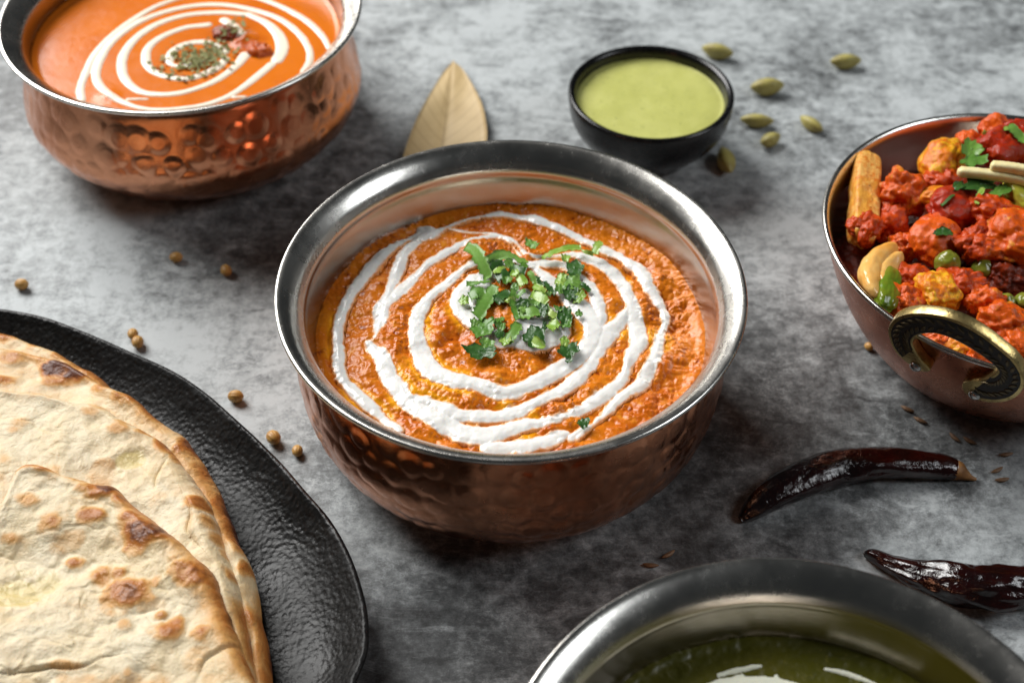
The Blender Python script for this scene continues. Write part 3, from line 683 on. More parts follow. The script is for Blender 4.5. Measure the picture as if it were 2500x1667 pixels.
V = np.stack([Xp, Yp, Zp], -1).reshape(-1, 3); V[:, 2] -= V[:, 2].min()
t = NT('black_stoneware')
n1 = t.noise(460, 4, 0.6); n2 = t.noise(30, 3, 0.5); n3 = t.noise(1100, 3, 0.5)
nb = t.bump(t.voro(760, 'SMOOTH_F1'), 0.40, 0.0006); nb = t.bump(n1, 0.30, 0.0008, nb); nb = t.bump(n3, 0.2, 0.0003, nb); nb = t.bump(n2, 0.5, 0.004, nb)
MAT['plate'] = t.set(color=t.mix(t.mapr(n1, 0.4, 0.7), (0.004, 0.004, 0.004), (0.010, 0.0095, 0.009)), rough=t.mapr(n2, 0.35, 0.65, 0.32, 0.46), spec=0.2, normal=nb)
plate = mesh_obj('plate', V, grid_faces(len(th), len(prof), True), MAT['plate'], loc=(PC[0], PC[1], 0))
tag(plate, 'black stoneware plate with a wavy lip under the naan breads', 'plate')

# ------------------------------------------------------------------ naan breads
Z3 = (0, 740, 1.6916)
t = NT('naan_crust')
ta = t.attr('toast'); n1 = t.noise(150, 6, 0.65, 0.4); n2 = t.noise(700, 5, 0.65); n3 = t.noise(38, 4, 0.6, 0.5)
tt = t.math('ADD', ta, t.math('MULTIPLY', t.math('SUBTRACT', n1, 0.5), 0.55)); tt = t.math('ADD', tt, t.math('MULTIPLY', t.math('SUBTRACT', n2, 0.5), 0.22))
base = t.mix(t.mapr(n3, 0.35, 0.7), (0.76, 0.665, 0.48), (0.71, 0.56, 0.33))
base = t.mix(t.mapr(n2, 0.35, 0.6, 0.35, 0), base, (0.55, 0.42, 0.24))
col = t.ramp(tt, [(0.0, (0, 0, 0)), (0.16, (0.02, 0, 0)), (1.0, (1, 1, 1))])
c = t.mix(t.mapr(tt, 0.04, 0.46), base, (0.62, 0.33, 0.105))
c = t.mix(t.mapr(tt, 0.36, 0.74), c, (0.42, 0.150, 0.030))
c = t.mix(t.mapr(tt, 0.74, 1.02), c, (0.10, 0.026, 0.010))
c = t.mix(t.mapr(t.attr('ghee'), 0.25, 0.8, 0, 0.7), c, (0.60, 0.47, 0.17))
rough = t.math('SUBTRACT', t.mapr(n3, 0.3, 0.7, 0.55, 0.40), t.math('MULTIPLY', t.mapr(t.attr('ghee'), 0.1, 0.7), 0.32))
rough = t.math('SUBTRACT', rough, t.math('MULTIPLY', t.mapr(tt, 0.3, 0.7), 0.14))
nb = t.bump(n2, 0.5, 0.0006); nb = t.bump(n1, 0.5, 0.0016, nb)
MAT['naan'] = t.set(color=c, rough=rough, spec=0.35, normal=nb, sss=0.12, sssr=(1.0, 0.6, 0.3), ssss=0.0025)

def naan(label, outline, z_top, z_bot, spots, edge_toast, seed, frame=Z3, centre=None, ghee=(), creases=(), edge_w=0.0060, edge_b=0.0035, basic=0.0):
    """outline: closed list of pixel points of the bread's edge, seen at its top height"""
    O = spline(np.array(outline, float), 14, closed=True)
    P = Wz(O[:, 0], O[:, 1], z_top-0.001, *frame)[:, :2]
    C = P.mean(0) if centre is None else Wz(centre[0], centre[1], z_top, *frame)[:2]
    nth = 720; nr = 190
    th = np.linspace(-math.pi, math.pi, nth, endpoint=False)
    r = polar_outline(P, C, th, closed=True)
    r = r*(1 + 0.012*fbm(np.stack([np.cos(th)*9, np.sin(th)*9], -1), 1, 3, 0.5, seed))
    s = 1-(1-np.linspace(0.0, 1, nr))**1.25; s[0] = 0.002
    TH, S_ = np.meshgrid(th, s, indexing='ij'); RR = r[:, None]*S_
    X = C[0]+RR*np.cos(TH); Y = C[1]+RR*np.sin(TH); P2 = np.stack([X, Y], -1)
    d = (r[:, None]-RR)                                  # rough distance to the edge
    thick = z_top-z_bot
    e = np.clip(d/edge_w, 0, 1); prof = np.sqrt(np.clip(1-(1-e)**2, 0, 1))
    lip = 0.0009*np.exp(-((d-0.0045)/0.0030)**2)*(0.6+0.8*fbm(P2, 60, 2, 0.5, seed+3))
    lumps = 0.0030*fbm(P2, 38, 2, 0.45, seed+1) + 0.0009*fbm(P2, 130, 3, 0.55, seed+2)
    rid = 1-np.abs(fbm(P2, 52, 3, 0.5, seed+5)); wq = P2 + 0.004*np.stack([fbm(P2, 90, 3, 0.5, seed+6), fbm(P2, 90, 3, 0.5, seed+7)], -1); rid = 1-np.abs(fbm(wq*np.array([0.7, 1.3]), 75, 3, 0.55, seed+5)); wr = -0.00028*sstep(0.86, 1.0, rid)*sstep(-0.15, 0.45, fbm(P2, 30, 2, 0.5, seed+8)) + 0.00016*fbm(P2, 420, 3, 0.6, seed+9)
    toast = np.zeros_like(X); puff = np.zeros_like(X)
    for (sx, sy, rx, ry, st) in spots:
        c0 = Wz(sx, sy, z_top, *frame); wx = rx/frame[2]/9300; wy = ry/frame[2]/9300/0.7
        q = np.hypot((X-c0[0])/wx, (Y-c0[1])/wy) + 0.55*fbm(P2, 190, 3, 0.55, seed+11)
        k = sstep(1.40, 0.20, q); toast = np.maximum(toast, k*st*1.12); puff = np.maximum(puff, sstep(1.7, 0.2, q)*st)
    eb = np.exp(-d/edge_b)*np.clip(0.60+1.6*fbm(P2, 55, 3, 0.55, seed+14), 0, 1.25)
    # angular limits of edge browning are natural variation
    toast = np.maximum(toast, eb*edge_toast)
    small = sstep(0.22, 0.5, fbm(P2, 70, 3, 0.55, seed+17))*0.26
    toast = np.clip(np.maximum(np.maximum(toast, small), basic*(0.75+0.6*fbm(P2, 60, 3, 0.5, seed+25))), 0, 1)
    gh = np.zeros_like(X)
    for (sx, sy, rx, ry, st) in ghee:
        c0 = Wz(sx, sy, z_top, *frame); wx = rx/frame[2]/9300; wy = ry/frame[2]/9300/0.7
        q = np.hypot((X-c0[0])/wx, (Y-c0[1])/wy) + 0.8*fbm(P2, 110, 3, 0.55, seed+21)
        gh = np.maximum(gh, sstep(1.3, 0.3, q)*st)
    Z = z_bot + thick*prof + (lumps + wr + lip + 0.0016*puff - 0.0006*gh)*e
    for cr in creases:                                   # folds: a step down on one side of a line
        L = spline(np.array(cr, float), 10); Q = Wz(L[:, 0], L[:, 1], z_top, *frame)[:, :2]
        near = (X > Q[:, 0].min()-0.012) & (X < Q[:, 0].max()+0.012) & (Y > Q[:, 1].min()-0.012) & (Y < Q[:, 1].max()+0.012)
        dx_ = X[near][:, None]-Q[:, 0]; dy_ = Y[near][:, None]-Q[:, 1]; d2 = dx_**2+dy_**2; k_ = d2.argmin(1); dd = np.sqrt(d2[np.arange(len(k_)), k_])
        Tq = np.gradient(Q, axis=0)[k_]; sgn = np.sign(Tq[:, 0]*dy_[np.arange(len(k_)), k_] - Tq[:, 1]*dx_[np.arange(len(k_)), k_])
        endf = np.sin(np.pi*np.clip(k_/(len(Q)-1), 0.02, 0.98))**0.5
        Z[near] += endf*(-0.0007*np.exp(-(dd/0.0006)**2) + np.where(sgn > 0, 0.7, -0.3)*0.0008*np.exp(-dd/0.003))
    V = np.stack([X, Y, Z], -1).reshape(-1, 3); F = grid_faces(nth, nr, True)
    V = np.vstack([V, [[C[0], C[1], z_bot], [C[0], C[1], Z[:, 0].mean()]]])
    nv = nth*nr
    ring = np.arange(nth)*nr + nr-1; inner = np.arange(nth)*nr
    Fl = F.tolist() + [[int(ring[i]), nv, int(ring[(i+1) % nth])] for i in range(nth)] + [[int(inner[i]), int(inner[(i+1) % nth]), nv+1] for i in range(nth)]
    at = {'toast': np.r_[toast.ravel(), 0, 0], 'ghee': np.r_[gh.ravel(), 0, 0]}
    o = mesh_obj('naan', V, [f for f in Fl], MAT['naan'], loc=(C[0], C[1], z_bot), attrs=at)
    return tag(o, label, 'bread', 'naan breads stacked on the black plate')
naan('browned naan at the very bottom of the stack, its edge showing farthest back',
     [(-420,60),(-200,70),(0,105),(60,120),(120,148),(230,182),(330,238),(400,272),(462,330),(560,430),(640,560),(760,760),(820,1000),(840,1300),(820,1600),(700,1850),(400,2000),(0,2020),(-350,1900),(-600,1500),(-620,900),(-560,400)],
     0.0116, 0.0046, [(30,130,90,40,.62),(150,165,90,35,.55),(290,225,90,35,.62),(400,285,70,40,.72),(110,140,40,20,.8)], 1.0, 200, edge_b=0.008, basic=0.42)
naan('wide naan second from the bottom with dark blisters on its back edge',
     [(-420,110),(-200,130),(0,160),(90,172),(180,200),(270,225),(345,268),(430,322),(560,378),(640,448),(720,500),(765,525),(812,590),(880,700),(918,785),(962,890),(985,960),(1030,1050),(1060,1170),(1078,1290),(1102,1400),(1118,1567),(1110,1720),(1000,1900),(700,2030),(300,2080),(-200,2000),(-560,1700),(-660,1200),(-620,600)],
     0.0156, 0.0090, [(40,212,70,35,.55),(160,215,45,35,.5),(235,245,95,52,1.15),(325,275,85,42,1.2),(430,345,70,26,.55),(555,395,90,38,.72),(620,450,60,35,.6),(240,310,80,25,.62),(20,310,55,25,.6),(770,575,60,62,.75),(905,800,50,60,.72),(950,880,35,60,.5),(985,1010,40,40,.55),(1015,1090,35,40,.6),(1035,1290,45,45,.55),(1075,1420,40,60,.55),(1095,1530,40,40,.6)], 0.88, 230, edge_b=0.0055, basic=0.20)
naan('pale naan third from the bottom, just under the top bread, crumpled along its right side',
     [(-420,330),(-200,335),(0,345),(130,352),(280,382),(400,392),(500,450),(600,502),(690,560),(755,640),(830,740),(868,800),(905,900),(940,1010),(985,1130),(1010,1250),(1035,1380),(1060,1567),(1050,1720),(940,1880),(650,2000),(250,2040),(-200,1950),(-520,1650),(-600,1150),(-560,650)],
     0.0206, 0.0132, [(690,560,78,44,.78),(490,520,50,25,.42),(370,452,45,22,.32),(515,482,55,25,.38),(90,500,45,20,.25),(60,535,40,18,.25),(140,352,60,14,.3),(820,835,66,40,.72),(900,960,40,38,.45),(860,890,60,40,.45),(960,1110,45,40,.55),(930,1010,30,30,.5),(650,800,60,40,.18),(600,520,50,20,.5),(740,600,40,50,.55)], 0.85, 260, edge_b=0.0050, basic=0.08,
     ghee=[(530,640,70,45,.9),(480,690,60,30,.5)], creases=[[(690,640),(650,700),(640,760)],[(760,790),(790,870),(780,950),(840,1030)]])
naan('topmost naan with a pointed corner and large toasted blisters',
     [(-250,960),(-120,900),(-40,850),(5,775),(30,715),(62,662),(110,640),(180,650),(260,682),(340,702),(400,712),(470,726),(540,790),(640,870),(700,912),(760,960),(830,1030),(890,1090),(920,1180),(960,1290),(1000,1400),(1040,1500),(1075,1620),(1060,1760),(900,1880),(600,1950),(200,1960),(-200,1850),(-420,1550),(-420,1200)],
     0.0266, 0.0186, [(440,752,100,50,1.0),(500,790,60,36,.75),(120,668,62,28,.74),(600,935,125,66,.86),(545,880,60,28,.68),(380,868,58,34,.66),(215,900,66,44,.58),(815,1105,105,52,.85),(540,1190,95,62,.8),(300,1050,40,26,.66),(400,1105,55,36,.55),(490,1098,34,24,.55),(680,1335,64,42,.7),(660,1280,34,22,.58),(832,1352,46,40,.6),(120,812,60,30,.4),(40,960,60,30,.4),(910,1330,40,25,.35),(640,1140,25,30,.4),(512,1312,32,22,.35),(525,1520,28,25,.35),(250,1490,90,14,.35),(715,1050,40,20,.3),(700,900,60,30,.5),(860,1090,60,40,.55),(180,690,60,16,.6),(25,730,26,40,.6),(0,790,30,30,.55),(60,680,40,24,.7),(330,710,70,16,.5)], 0.85, 290, edge_b=0.0050, basic=0.10, centre=(300, 1400),
     ghee=[(60,1170,110,55,1.0),(180,1130,70,60,.7),(100,1090,80,30,.5),(0,1000,50,40,.4),(120,990,60,40,.3)], creases=[[(820,1510),(850,1450),(930,1410),(1000,1370)],[(-200,1560),(60,1520),(180,1500),(330,1492),(420,1450),(480,1440)]])
#@@REST2
# ------------------------------------------------------------------ karahi (wok) on the right
HK = 0.046; KC = np.array([0.15146, 0.02904]); RK = 0.0594
kt = thing('karahi_bowl', 'smooth copper karahi with a thin steel rim and brass handle on the right', 'bowl', (KC[0], KC[1], 0))
pr = spline([(0.0590, 0.0448), (0.05945, 0.0453), (0.0595, 0.0459), (0.0591, 0.0464), (0.0585, 0.0464), (0.0579, 0.0460), (0.0574, 0.0452), (0.0569, 0.0440), (0.0556, 0.0400), (0.0520, 0.0300), (0.0450, 0.0170), (0.0320, 0.0060), (0.0150, 0.0022), (0.0005, 0.0018)], 9)
V, F = revolve(pr, 200, KC); part('steel_liner', V, F, MAT['steel'], kt)
pr = spline([(0.0588, 0.0452), (0.0585, 0.0440), (0.0566, 0.0380), (0.0540, 0.0310), (0.0500, 0.0225), (0.0450, 0.0142), (0.0390, 0.0065), (0.0335, 0.0015), (0.0300, 0.0002), (0.0200, 0.0006), (0.0005, 0.0010)], 9)
V, F = revolve(pr, 200, KC); part('copper_body', V, F[:, ::-1], MAT['copper_smooth'], kt)

# brass handle: a flat horseshoe standing on two rivets at the wall
def Zk(x, y, z): return Wz(x, y, z, 1980, 600, 3.4096)
hc = np.array([2332.0, 864.0])
az = math.atan2(Zk(1200, 1050, 0.03)[1]-KC[1], Zk(1200, 1050, 0.03)[0]-KC[0])
out_d = np.array([math.cos(az), math.sin(az), 0.0])
lean = math.radians(14)
hn = np.array([out_d[0]*math.cos(lean), out_d[1]*math.cos(lean), -math.sin(lean)*1.0])   # outward face normal, a little downwards: the handle leans out
hp = np.array([KC[0], KC[1], 0.0]) + out_d*0.0585 + np.array([0, 0, 0.034])
def on_plane(x, y, off=0.0):
    d = ray(1980+np.asarray(x, float)/3.4096, 600+np.asarray(y, float)/3.4096)
    tt = ((hp + hn*off - CAM)@hn)/(d@hn)
    return CAM + d*tt[..., None]
outer = [(830,1000),(760,945),(695,875),(655,790),(640,700),(685,620),(790,572),(930,563),(1100,588),(1250,640),(1400,722),(1550,832),(1690,955),(1765,1075),(1770,1180),(1705,1262),(1600,1302),(1480,1305),(1380,1285),(1290,1235),(1255,1180),(1262,1140)]
inner = [(1330,1122),(1410,1120),(1490,1092),(1548,1045),(1530,1005),(1480,960),(1350,872),(1200,788),(1050,735),(925,738),(865,770),(845,815),(870,880),(925,960),(990,1030),(965,1052),(900,1045)]
OU = spline(np.array(outer, float), 6); IN = spline(np.array(inner, float), 6)
ring_px = np.vstack([OU, IN])
rp = on_plane(ring_px[:, 0], ring_px[:, 1])
ax_x = np.cross(np.array([0, 0, 1.0]), hn); ax_x /= np.linalg.norm(ax_x); ax_y = np.cross(hn, ax_x)
h2 = np.stack([(rp-hp)@ax_x, (rp-hp)@ax_y], 1)
def extrude_poly(name, P2d, o0, ux, uy, nrm, th, mat, parent, bevel=0.0004):
    bm = bmesh.new()
    vs_ = [bm.verts.new(tuple(o0 + ux*p[0] + uy*p[1] - parent_origin(parent))) for p in P2d]
    f = bm.faces.new(vs_); bm.normal_update()
    if f.normal.dot(Vector(nrm)) < 0: f.normal_flip()
    r = bmesh.ops.extrude_face_region(bm, geom=[f])
    vv = [g for g in r['geom'] if isinstance(g, bmesh.types.BMVert)]
    bmesh.ops.translate(bm, verts=vv, vec=Vector(-np.asarray(nrm)*th))
    bmesh.ops.recalc_face_normals(bm, faces=bm.faces)
    if bevel:
        es = [e for e in bm.edges if len(e.link_faces) == 2 and e.calc_face_angle(0) > 0.9]
        bmesh.ops.bevel(bm, geom=es, offset=bevel, segments=2, affect='EDGES', profile=0.5)
    bmesh.ops.triangulate(bm, faces=[f for f in bm.faces if len(f.verts) > 4])
    me = bpy.data.meshes.new(name); bm.to_mesh(me); bm.free(); me.materials.append(mat)
    me.polygons.foreach_set('use_smooth', np.ones(len(me.polygons), bool))
    try: me.set_sharp_from_angle(angle=0.7)
    except Exception: pass
    o = bpy.data.objects.new(name, me); COL.objects.link(o); o.parent = parent
    return o
t = NT('aged_brass'); n1 = t.noise(300, 5, 0.65); n2 = t.noise(1400, 3, 0.6)
c = t.mix(t.mapr(n1, 0.45, 0.75), (0.62, 0.47, 0.20), (0.20, 0.13, 0.05))
MAT['brass'] = t.set(color=c, metal=1.0, rough=t.mapr(n1, 0.3, 0.7, 0.26, 0.42), normal=t.bump(n2, 0.25, 0.0003))
MAT['brass_dark'] = simple('blackened_brass', (0.010, 0.008, 0.006), 0.55, (0.03, 0.022, 0.014), 500, bump=0.3, bscale=900)
handle = extrude_poly('handle', h2, hp, ax_x, ax_y, hn, 0.0032, MAT['brass'], kt, 0.00035)
handle['label'] = 'flat brass horseshoe handle with blackened leaf engraving'
# engraved field: dark inlay a hair proud of the face, with raised leaf blades on it
def offset_band(k0, k1, m=46):
    """points of the band between the outer (k=0) and inner (k=1) edges"""
    a = OU[int(len(OU)*0.06):int(len(OU)*0.90)]; b = IN[::-1]
    b = b[int(len(b)*0.10):int(len(b)*0.86)]
    s = np.linspace(0, 1, m)
    A = np.stack([np.interp(s, np.linspace(0, 1, len(a)), a[:, q]) for q in (0, 1)], 1); B = np.stack([np.interp(s, np.linspace(0, 1, len(b)), b[:, q]) for q in (0, 1)], 1)
    # nearest matching so that the band stays square to the edge
    idx = np.array([np.argmin(((b-p)**2).sum(1)) for p in A]); idx = np.maximum.accumulate(idx); B = b[idx]
    ker = np.ones(5)/5
    B = np.stack([np.convolve(np.pad(B[:, q], 2, mode='edge'), ker, 'valid') for q in (0, 1)], 1)
    return A*(1-k0)+B*k0, A*(1-k1)+B*k1
def to2(px, off=0.0):
    p = on_plane(px[:, 0], px[:, 1]); return np.stack([(p-hp)@ax_x, (p-hp)@ax_y], 1)
a, b = offset_band(0.13, 0.90)
extrude_poly('engraved_field', np.vstack([to2(a), to2(b)[::-1]]), hp + hn*0.00012, ax_x, ax_y, hn, 0.0002, MAT['brass_dark'], handle, 0)
vs, fs = [], []
for row, (k0, k1) in enumerate(((0.14, 0.50), (0.50, 0.88))):
    A, B = offset_band(k0, k1, 31); A = to2(A); B = to2(B)
    for i in range(30):
        c0 = (A[i]+A[i+1]+B[i]+B[i+1])/4; T = (A[i+1]-A[i]); T = T/np.linalg.norm(T); N2 = np.array([-T[1], T[0]])
        w = np.linalg.norm(B[i]-A[i]); sg = 1 if row == 0 else -1
        dirv = T*0.80 + N2*0.6*sg*(1 if np.dot(N2, B[i]-A[i]) > 0 else -1); dirv = dirv/np.linalg.norm(dirv); dn = np.array([-dirv[1], dirv[0]])
        step = np.linalg.norm(A[i+1]-A[i])*0.5+np.linalg.norm(B[i+1]-B[i])*0.5
        Lh = min(w*0.62, 0.0016); Wh = max(0.00022, min(step*0.36, 0.0006)); bi = len(vs)
        shape = [(-1, 0), (-0.55, 0.75), (0.0, 1), (0.5, 0.72), (1, 0), (0.5, -0.72), (0.0, -1), (-0.55, -0.75)]
        for lev, k in ((0.0, 1.0), (0.00028, 0.72)):
            for (u, v) in shape:
                q = c0 + dirv*(u*Lh*k) + dn*(v*Wh*k); vs.append(hp + ax_x*q[0] + ax_y*q[1] + hn*(0.0001+lev))
        fs.append(tuple(bi+8+q for q in range(8)))
        for q in range(8): fs.append((bi+q, bi+(q+1) % 8, bi+8+(q+1) % 8, bi+8+q))
MAT['brass_leaf'] = simple('brass_relief', (0.10, 0.075, 0.04), 0.42, (0.16, 0.12, 0.06), 500, bump=0.2, bscale=1200)
MAT['brass_leaf'].node_tree.nodes['Principled BSDF'].inputs['Metallic'].default_value = 0.7
tag(part('leaf_relief', vs, fs, MAT['brass_leaf'], handle, smooth=False), 'two rows of small leaf blades raised on the handle face', kind='stuff')
t = NT('rivet_steel'); MAT['rivet'] = t.set(color=(0.55, 0.54, 0.52), metal=1.0, rough=0.22)
for (x, y) in ((872, 1002), (1362, 1238)):
    p = on_plane(np.array([x]), np.array([y]))[0]
    prr = spline([(0.0017, 0.0), (0.0016, 0.0005), (0.0011, 0.0010), (0.0004, 0.00125), (0.00002, 0.0013)], 4)
    V, F = revolve(prr, 24); M3 = np.stack([ax_x, ax_y, hn], 1)
    part('rivet', V@M3.T + p, F, MAT['rivet'], kt)
# the far handle is hidden beyond the frame; a lug block joins each rivet to the wall
for (x, y) in ((872, 1002), (1362, 1238)):
    p = on_plane(np.array([x]), np.array([y]))[0]
    V, F = revolve(np.array([(0.00002, -0.0028), (0.0022, -0.0028), (0.0022, -0.0085), (0.00002, -0.0085)]), 20)
    part('lug', V@np.stack([ax_x, ax_y, hn], 1).T + p, F[:, ::-1], MAT['brass_dark'], kt, smooth=False)

# ------------------------------------------------------------------ vegetables in the karahi
def ico(sub=4):
    bm = bmesh.new(); bmesh.ops.create_icosphere(bm, subdivisions=sub, radius=1.0)
    V = np.array([v.co[:] for v in bm.verts]); F = np.array([[v.index for v in f.verts] for f in bm.faces]); bm.free(); return V, F
ICO4 = ico(5); ICO3 = ico(3)
def rotm(rx, ry, rz): return np.array((Matrix.Rotation(rz, 3, 'Z') @ Matrix.Rotation(ry, 3, 'Y') @ Matrix.Rotation(rx, 3, 'X')))
def masala_material(name, a, b, d, rough=(0.14, 0.34), hi=(0.80, 0.20, 0.02), under=None, cut=0.53):
    """wet spice sauce a/b clinging over the vegetable's own colour (under)"""
    t = NT(name); n1 = t.noise(150, 5, 0.6, 0.4); n2 = t.noise(800, 5, 0.7); cov = t.noise(120, 6, 0.68, 0.3)
    c = t.mix(t.mapr(n1, 0.35, 0.68), a, b); c = t.mix(t.mapr(n2, 0.58, 0.72, 0, 0.8), c, hi); c = t.mix(t.mapr(n2, 0.28, 0.42, 1, 0), c, d)
    if under is not None: c = t.mix(t.mapr(cov, cut, cut+0.07, 0, 0.9), c, t.mix(t.mapr(n2, 0.3, 0.6), b, under))
    c = t.mix(t.mapr(t.noise(1500, 2, 0.5), 0.70, 0.74), c, (0.05, 0.012, 0.004))
    nb = t.bump(t.noise(950, 5, 0.65), 0.55, 0.0006); nb = t.bump(t.mapr(cov, 0.50, 0.60), 0.25, 0.0006, nb)
    return t.set(color=c, rough=t.mapr(n1, 0.3, 0.7, rough[0], rough[1]), spec=0.32, normal=nb)
MAT['masala'] = masala_material('red_masala', (0.54, 0.060, 0.005), (0.42, 0.036, 0.004), (0.20, 0.016, 0.003), hi=(0.68, 0.13, 0.015), under=(0.66, 0.16, 0.012))
MAT['orange'] = masala_material('orange_masala', (0.66, 0.100, 0.007), (0.56, 0.065, 0.005), (0.36, 0.035, 0.004), hi=(0.76, 0.20, 0.02), under=(0.80, 0.30, 0.02))
MAT['yellow'] = masala_material('yellow_vegetable', (0.72, 0.20, 0.010), (0.62, 0.105, 0.008), (0.45, 0.05, 0.005), hi=(0.80, 0.32, 0.03), under=(0.84, 0.46, 0.02), cut=0.44)
MAT['tomato'] = masala_material('tomato_red', (0.40, 0.022, 0.006), (0.34, 0.035, 0.006), (0.22, 0.008, 0.004), (0.14, 0.26), hi=(0.5, 0.05, 0.015))
MAT['carrot'] = masala_material('carrot_orange', (0.72, 0.115, 0.008), (0.62, 0.075, 0.008), (0.45, 0.04, 0.005), (0.18, 0.3), hi=(0.76, 0.2, 0.02))
MAT['stick'] = masala_material('spiced_stick', (0.78, 0.38, 0.06), (0.66, 0.17, 0.012), (0.48, 0.06, 0.006), (0.2, 0.35), hi=(0.80, 0.40, 0.08), under=(0.82, 0.48, 0.13), cut=0.47)
MAT['onion'] = simple('spiced_onion', (0.86, 0.52, 0.17), 0.2, (0.80, 0.36, 0.06), 90, bump=0.15, bscale=500, sss=0.2, sssr=(1, 0.6, 0.3), ssss=0.003)
MAT['pepper'] = simple('green_pepper', (0.10, 0.19, 0.012), 0.2, (0.19, 0.19, 0.015), 120, bump=0.1, bscale=600)
MAT['pea'] = simple('green_pea', (0.16, 0.19, 0.02), 0.2, (0.24, 0.22, 0.03), 200, bump=0.15, bscale=500)
MAT['ginger'] = simple('ginger_julienne', (0.80, 0.66, 0.30), 0.34, (0.82, 0.73, 0.42), 300, bump=0.25, bscale=700, sss=0.2, sssr=(1, 0.8, 0.4), ssss=0.002)
MAT['lime'] = simple('lime_pepper', (0.42, 0.42, 0.04), 0.25, (0.52, 0.46, 0.06), 150, bump=0.1, bscale=500)
MAT['dark_masala'] = masala_material('dark_masala', (0.22, 0.024, 0.004), (0.10, 0.010, 0.003), (0.04, 0.005, 0.002), (0.2, 0.4), hi=(0.44, 0.06, 0.008))
MAT['char'] = masala_material('charred_meat', (0.30, 0.045, 0.006), (0.16, 0.025, 0.005), (0.03, 0.008, 0.003), hi=(0.42, 0.10, 0.015))
MAT['chicken'] = masala_material('sauced_meat', (0.52, 0.095, 0.008), (0.40, 0.060, 0.006), (0.22, 0.03, 0.004), hi=(0.62, 0.15, 0.015))
# the sauce bed they lie in
X, Y, Rr = disc_grid(KC, 0.0565, 260); P2 = np.stack([X, Y], -1)
w1, _ = worley(P2, 330, 104); G = 0.0300 + 0.0085*np.exp(-(Rr/0.036)**2) + 0.0022*fbm(P2, 80, 3, 0.55, 101) + 0.0010*(0.5-w1)
wb, _ = worley(P2, 85, 109); G = G + sstep(0.020, 0.030, X-KC[0])*sstep(0.052, 0.035, Rr)*(0.006 + 0.007*(0.6-wb))
V, F, at = field_mesh(X, Y, G, Rr < 0.0535, {})
tag(mesh_obj('masala_sauce', V, F, MAT['dark_masala']), 'dark red masala sauce between the vegetables in the karahi', 'sauce')
VC = [0]
def lump(name, label, cat, px, py, z, size, mat, rot=(0, 0, 0), gran=0.0, lumpy=0.18, frame=1, box=0.0, bend=0.0, group='vegetables in the karahi', flat=1.0):
    """an irregular chunk; size = half axes in mm; gran = grain of the spice coat"""
    VC[0] += 1; sd = 300+VC[0]*9
    B, F = ICO4
    if box > 0:
        pw = 2+box*5; nrm = (np.abs(B)**pw).sum(1)**(1/pw); U = B/nrm[:, None]
    else: U = B.copy()
    Rm = max(size)/1000.0
    q0 = B + sd*0.37
    U = U*(1 + 1.5*lumpy*fbm(q0, 1.5, 3, 0.55, sd) - 0.9*lumpy*np.abs(fbm(q0, 2.3, 2, 0.5, sd+3)))[:, None]
    P = U*np.array(size)*1.2/1000.0
    if bend: P[:, 2] += bend*(P[:, 0]**2)/Rm
    nrm = P/(np.linalg.norm(P, axis=1, keepdims=True)+1e-9)
    if gran:
        wp = P + sd*0.011 + 0.0012*np.stack([fbm(P+sd, 330, 2, 0.5, sd+k) for k in (20, 21, 22)], 1)
        w, _ = worley(wp, 560, sd); gate = sstep(-0.35, 0.35, fbm(P+sd*0.3, 170, 2, 0.5, sd+30))
        P = P + nrm*((0.45-w)*0.0010*gran*gate + fbm(P+sd, 300, 4, 0.6, sd+6)*0.0013*min(1, gran+0.2))[:, None]
    else:
        P = P + nrm*(fbm(P+sd, 260, 3, 0.55, sd+6)*0.0006)[:, None]
    P = P@rotm(*rot).T
    ctr = Wz(px, py, z, *{1: (1980, 280, 4.356), 2: (1980, 600, 3.4096), 3: (0, 0, 2.613)}[frame])
    o = mesh_obj(name, P+ctr, F, MAT[mat], loc=ctr)
    return tag(o, label, cat, group)
lump('vegetable_stick', 'long yellow vegetable stick leaning on the left inside wall of the karahi', 'vegetable', 560, 900, 0.0415, (15.5, 3.4, 3.6), 'stick', (0.25, -0.10, 1.38), 0.35, 0.05, 1, 0.8)
lump('cauliflower_floret', 'red spiced cauliflower floret beside the yellow stick', 'vegetable', 960, 840, 0.0435, (6.6, 6.0, 6.0), 'orange', (0, 0, 0.4), 1.1, 0.30)
lump('cauliflower_floret', 'masala-coated floret stem below the left floret, above the onion petals', 'vegetable', 830, 1160, 0.0400, (5.2, 6.5, 4.6), 'masala', (0.2, 0, 0.2), 1.0, 0.30)
lump('masala_piece', 'red coated piece against the lower end of the yellow stick', 'vegetable', 580, 1210, 0.0418, (4.4, 4.6, 4.0), 'masala', (0, 0, 0), 1.1, 0.25)
lump('potato_piece', 'rounded yellow potato piece near the back of the karahi', 'vegetable', 1410, 520, 0.0460, (6.2, 7.6, 5.6), 'yellow', (0.2, 0.2, -0.3), 0.25, 0.12)
lump('masala_piece', 'red coated lump under the rounded yellow potato', 'vegetable', 1390, 720, 0.0440, (6.4, 5.0, 4.6), 'masala', (0, 0, 0), 1.0, 0.2)
lump('potato_piece', 'small bright yellow potato wedge in front of the rounded potato', 'vegetable', 1360, 870, 0.0470, (4.8, 2.8, 2.6), 'yellow', (0, 0.1, 0.15), 0.0, 0.12)
lump('tomato_piece', 'dark red glossy tomato piece below the ginger sticks', 'vegetable', 1550, 1010, 0.0470, (7.4, 5.8, 4.4), 'tomato', (0.3, 0.2, 0.5), 0.0, 0.15, 1, 0.2)
lump('tomato_piece', 'large red tomato piece high at the back behind the ginger sticks', 'vegetable', 2020, 360, 0.0510, (7.0, 5.4, 4.6), 'tomato', (0.4, 0.3, 0.8), 0.1, 0.14, 1, 0.3)
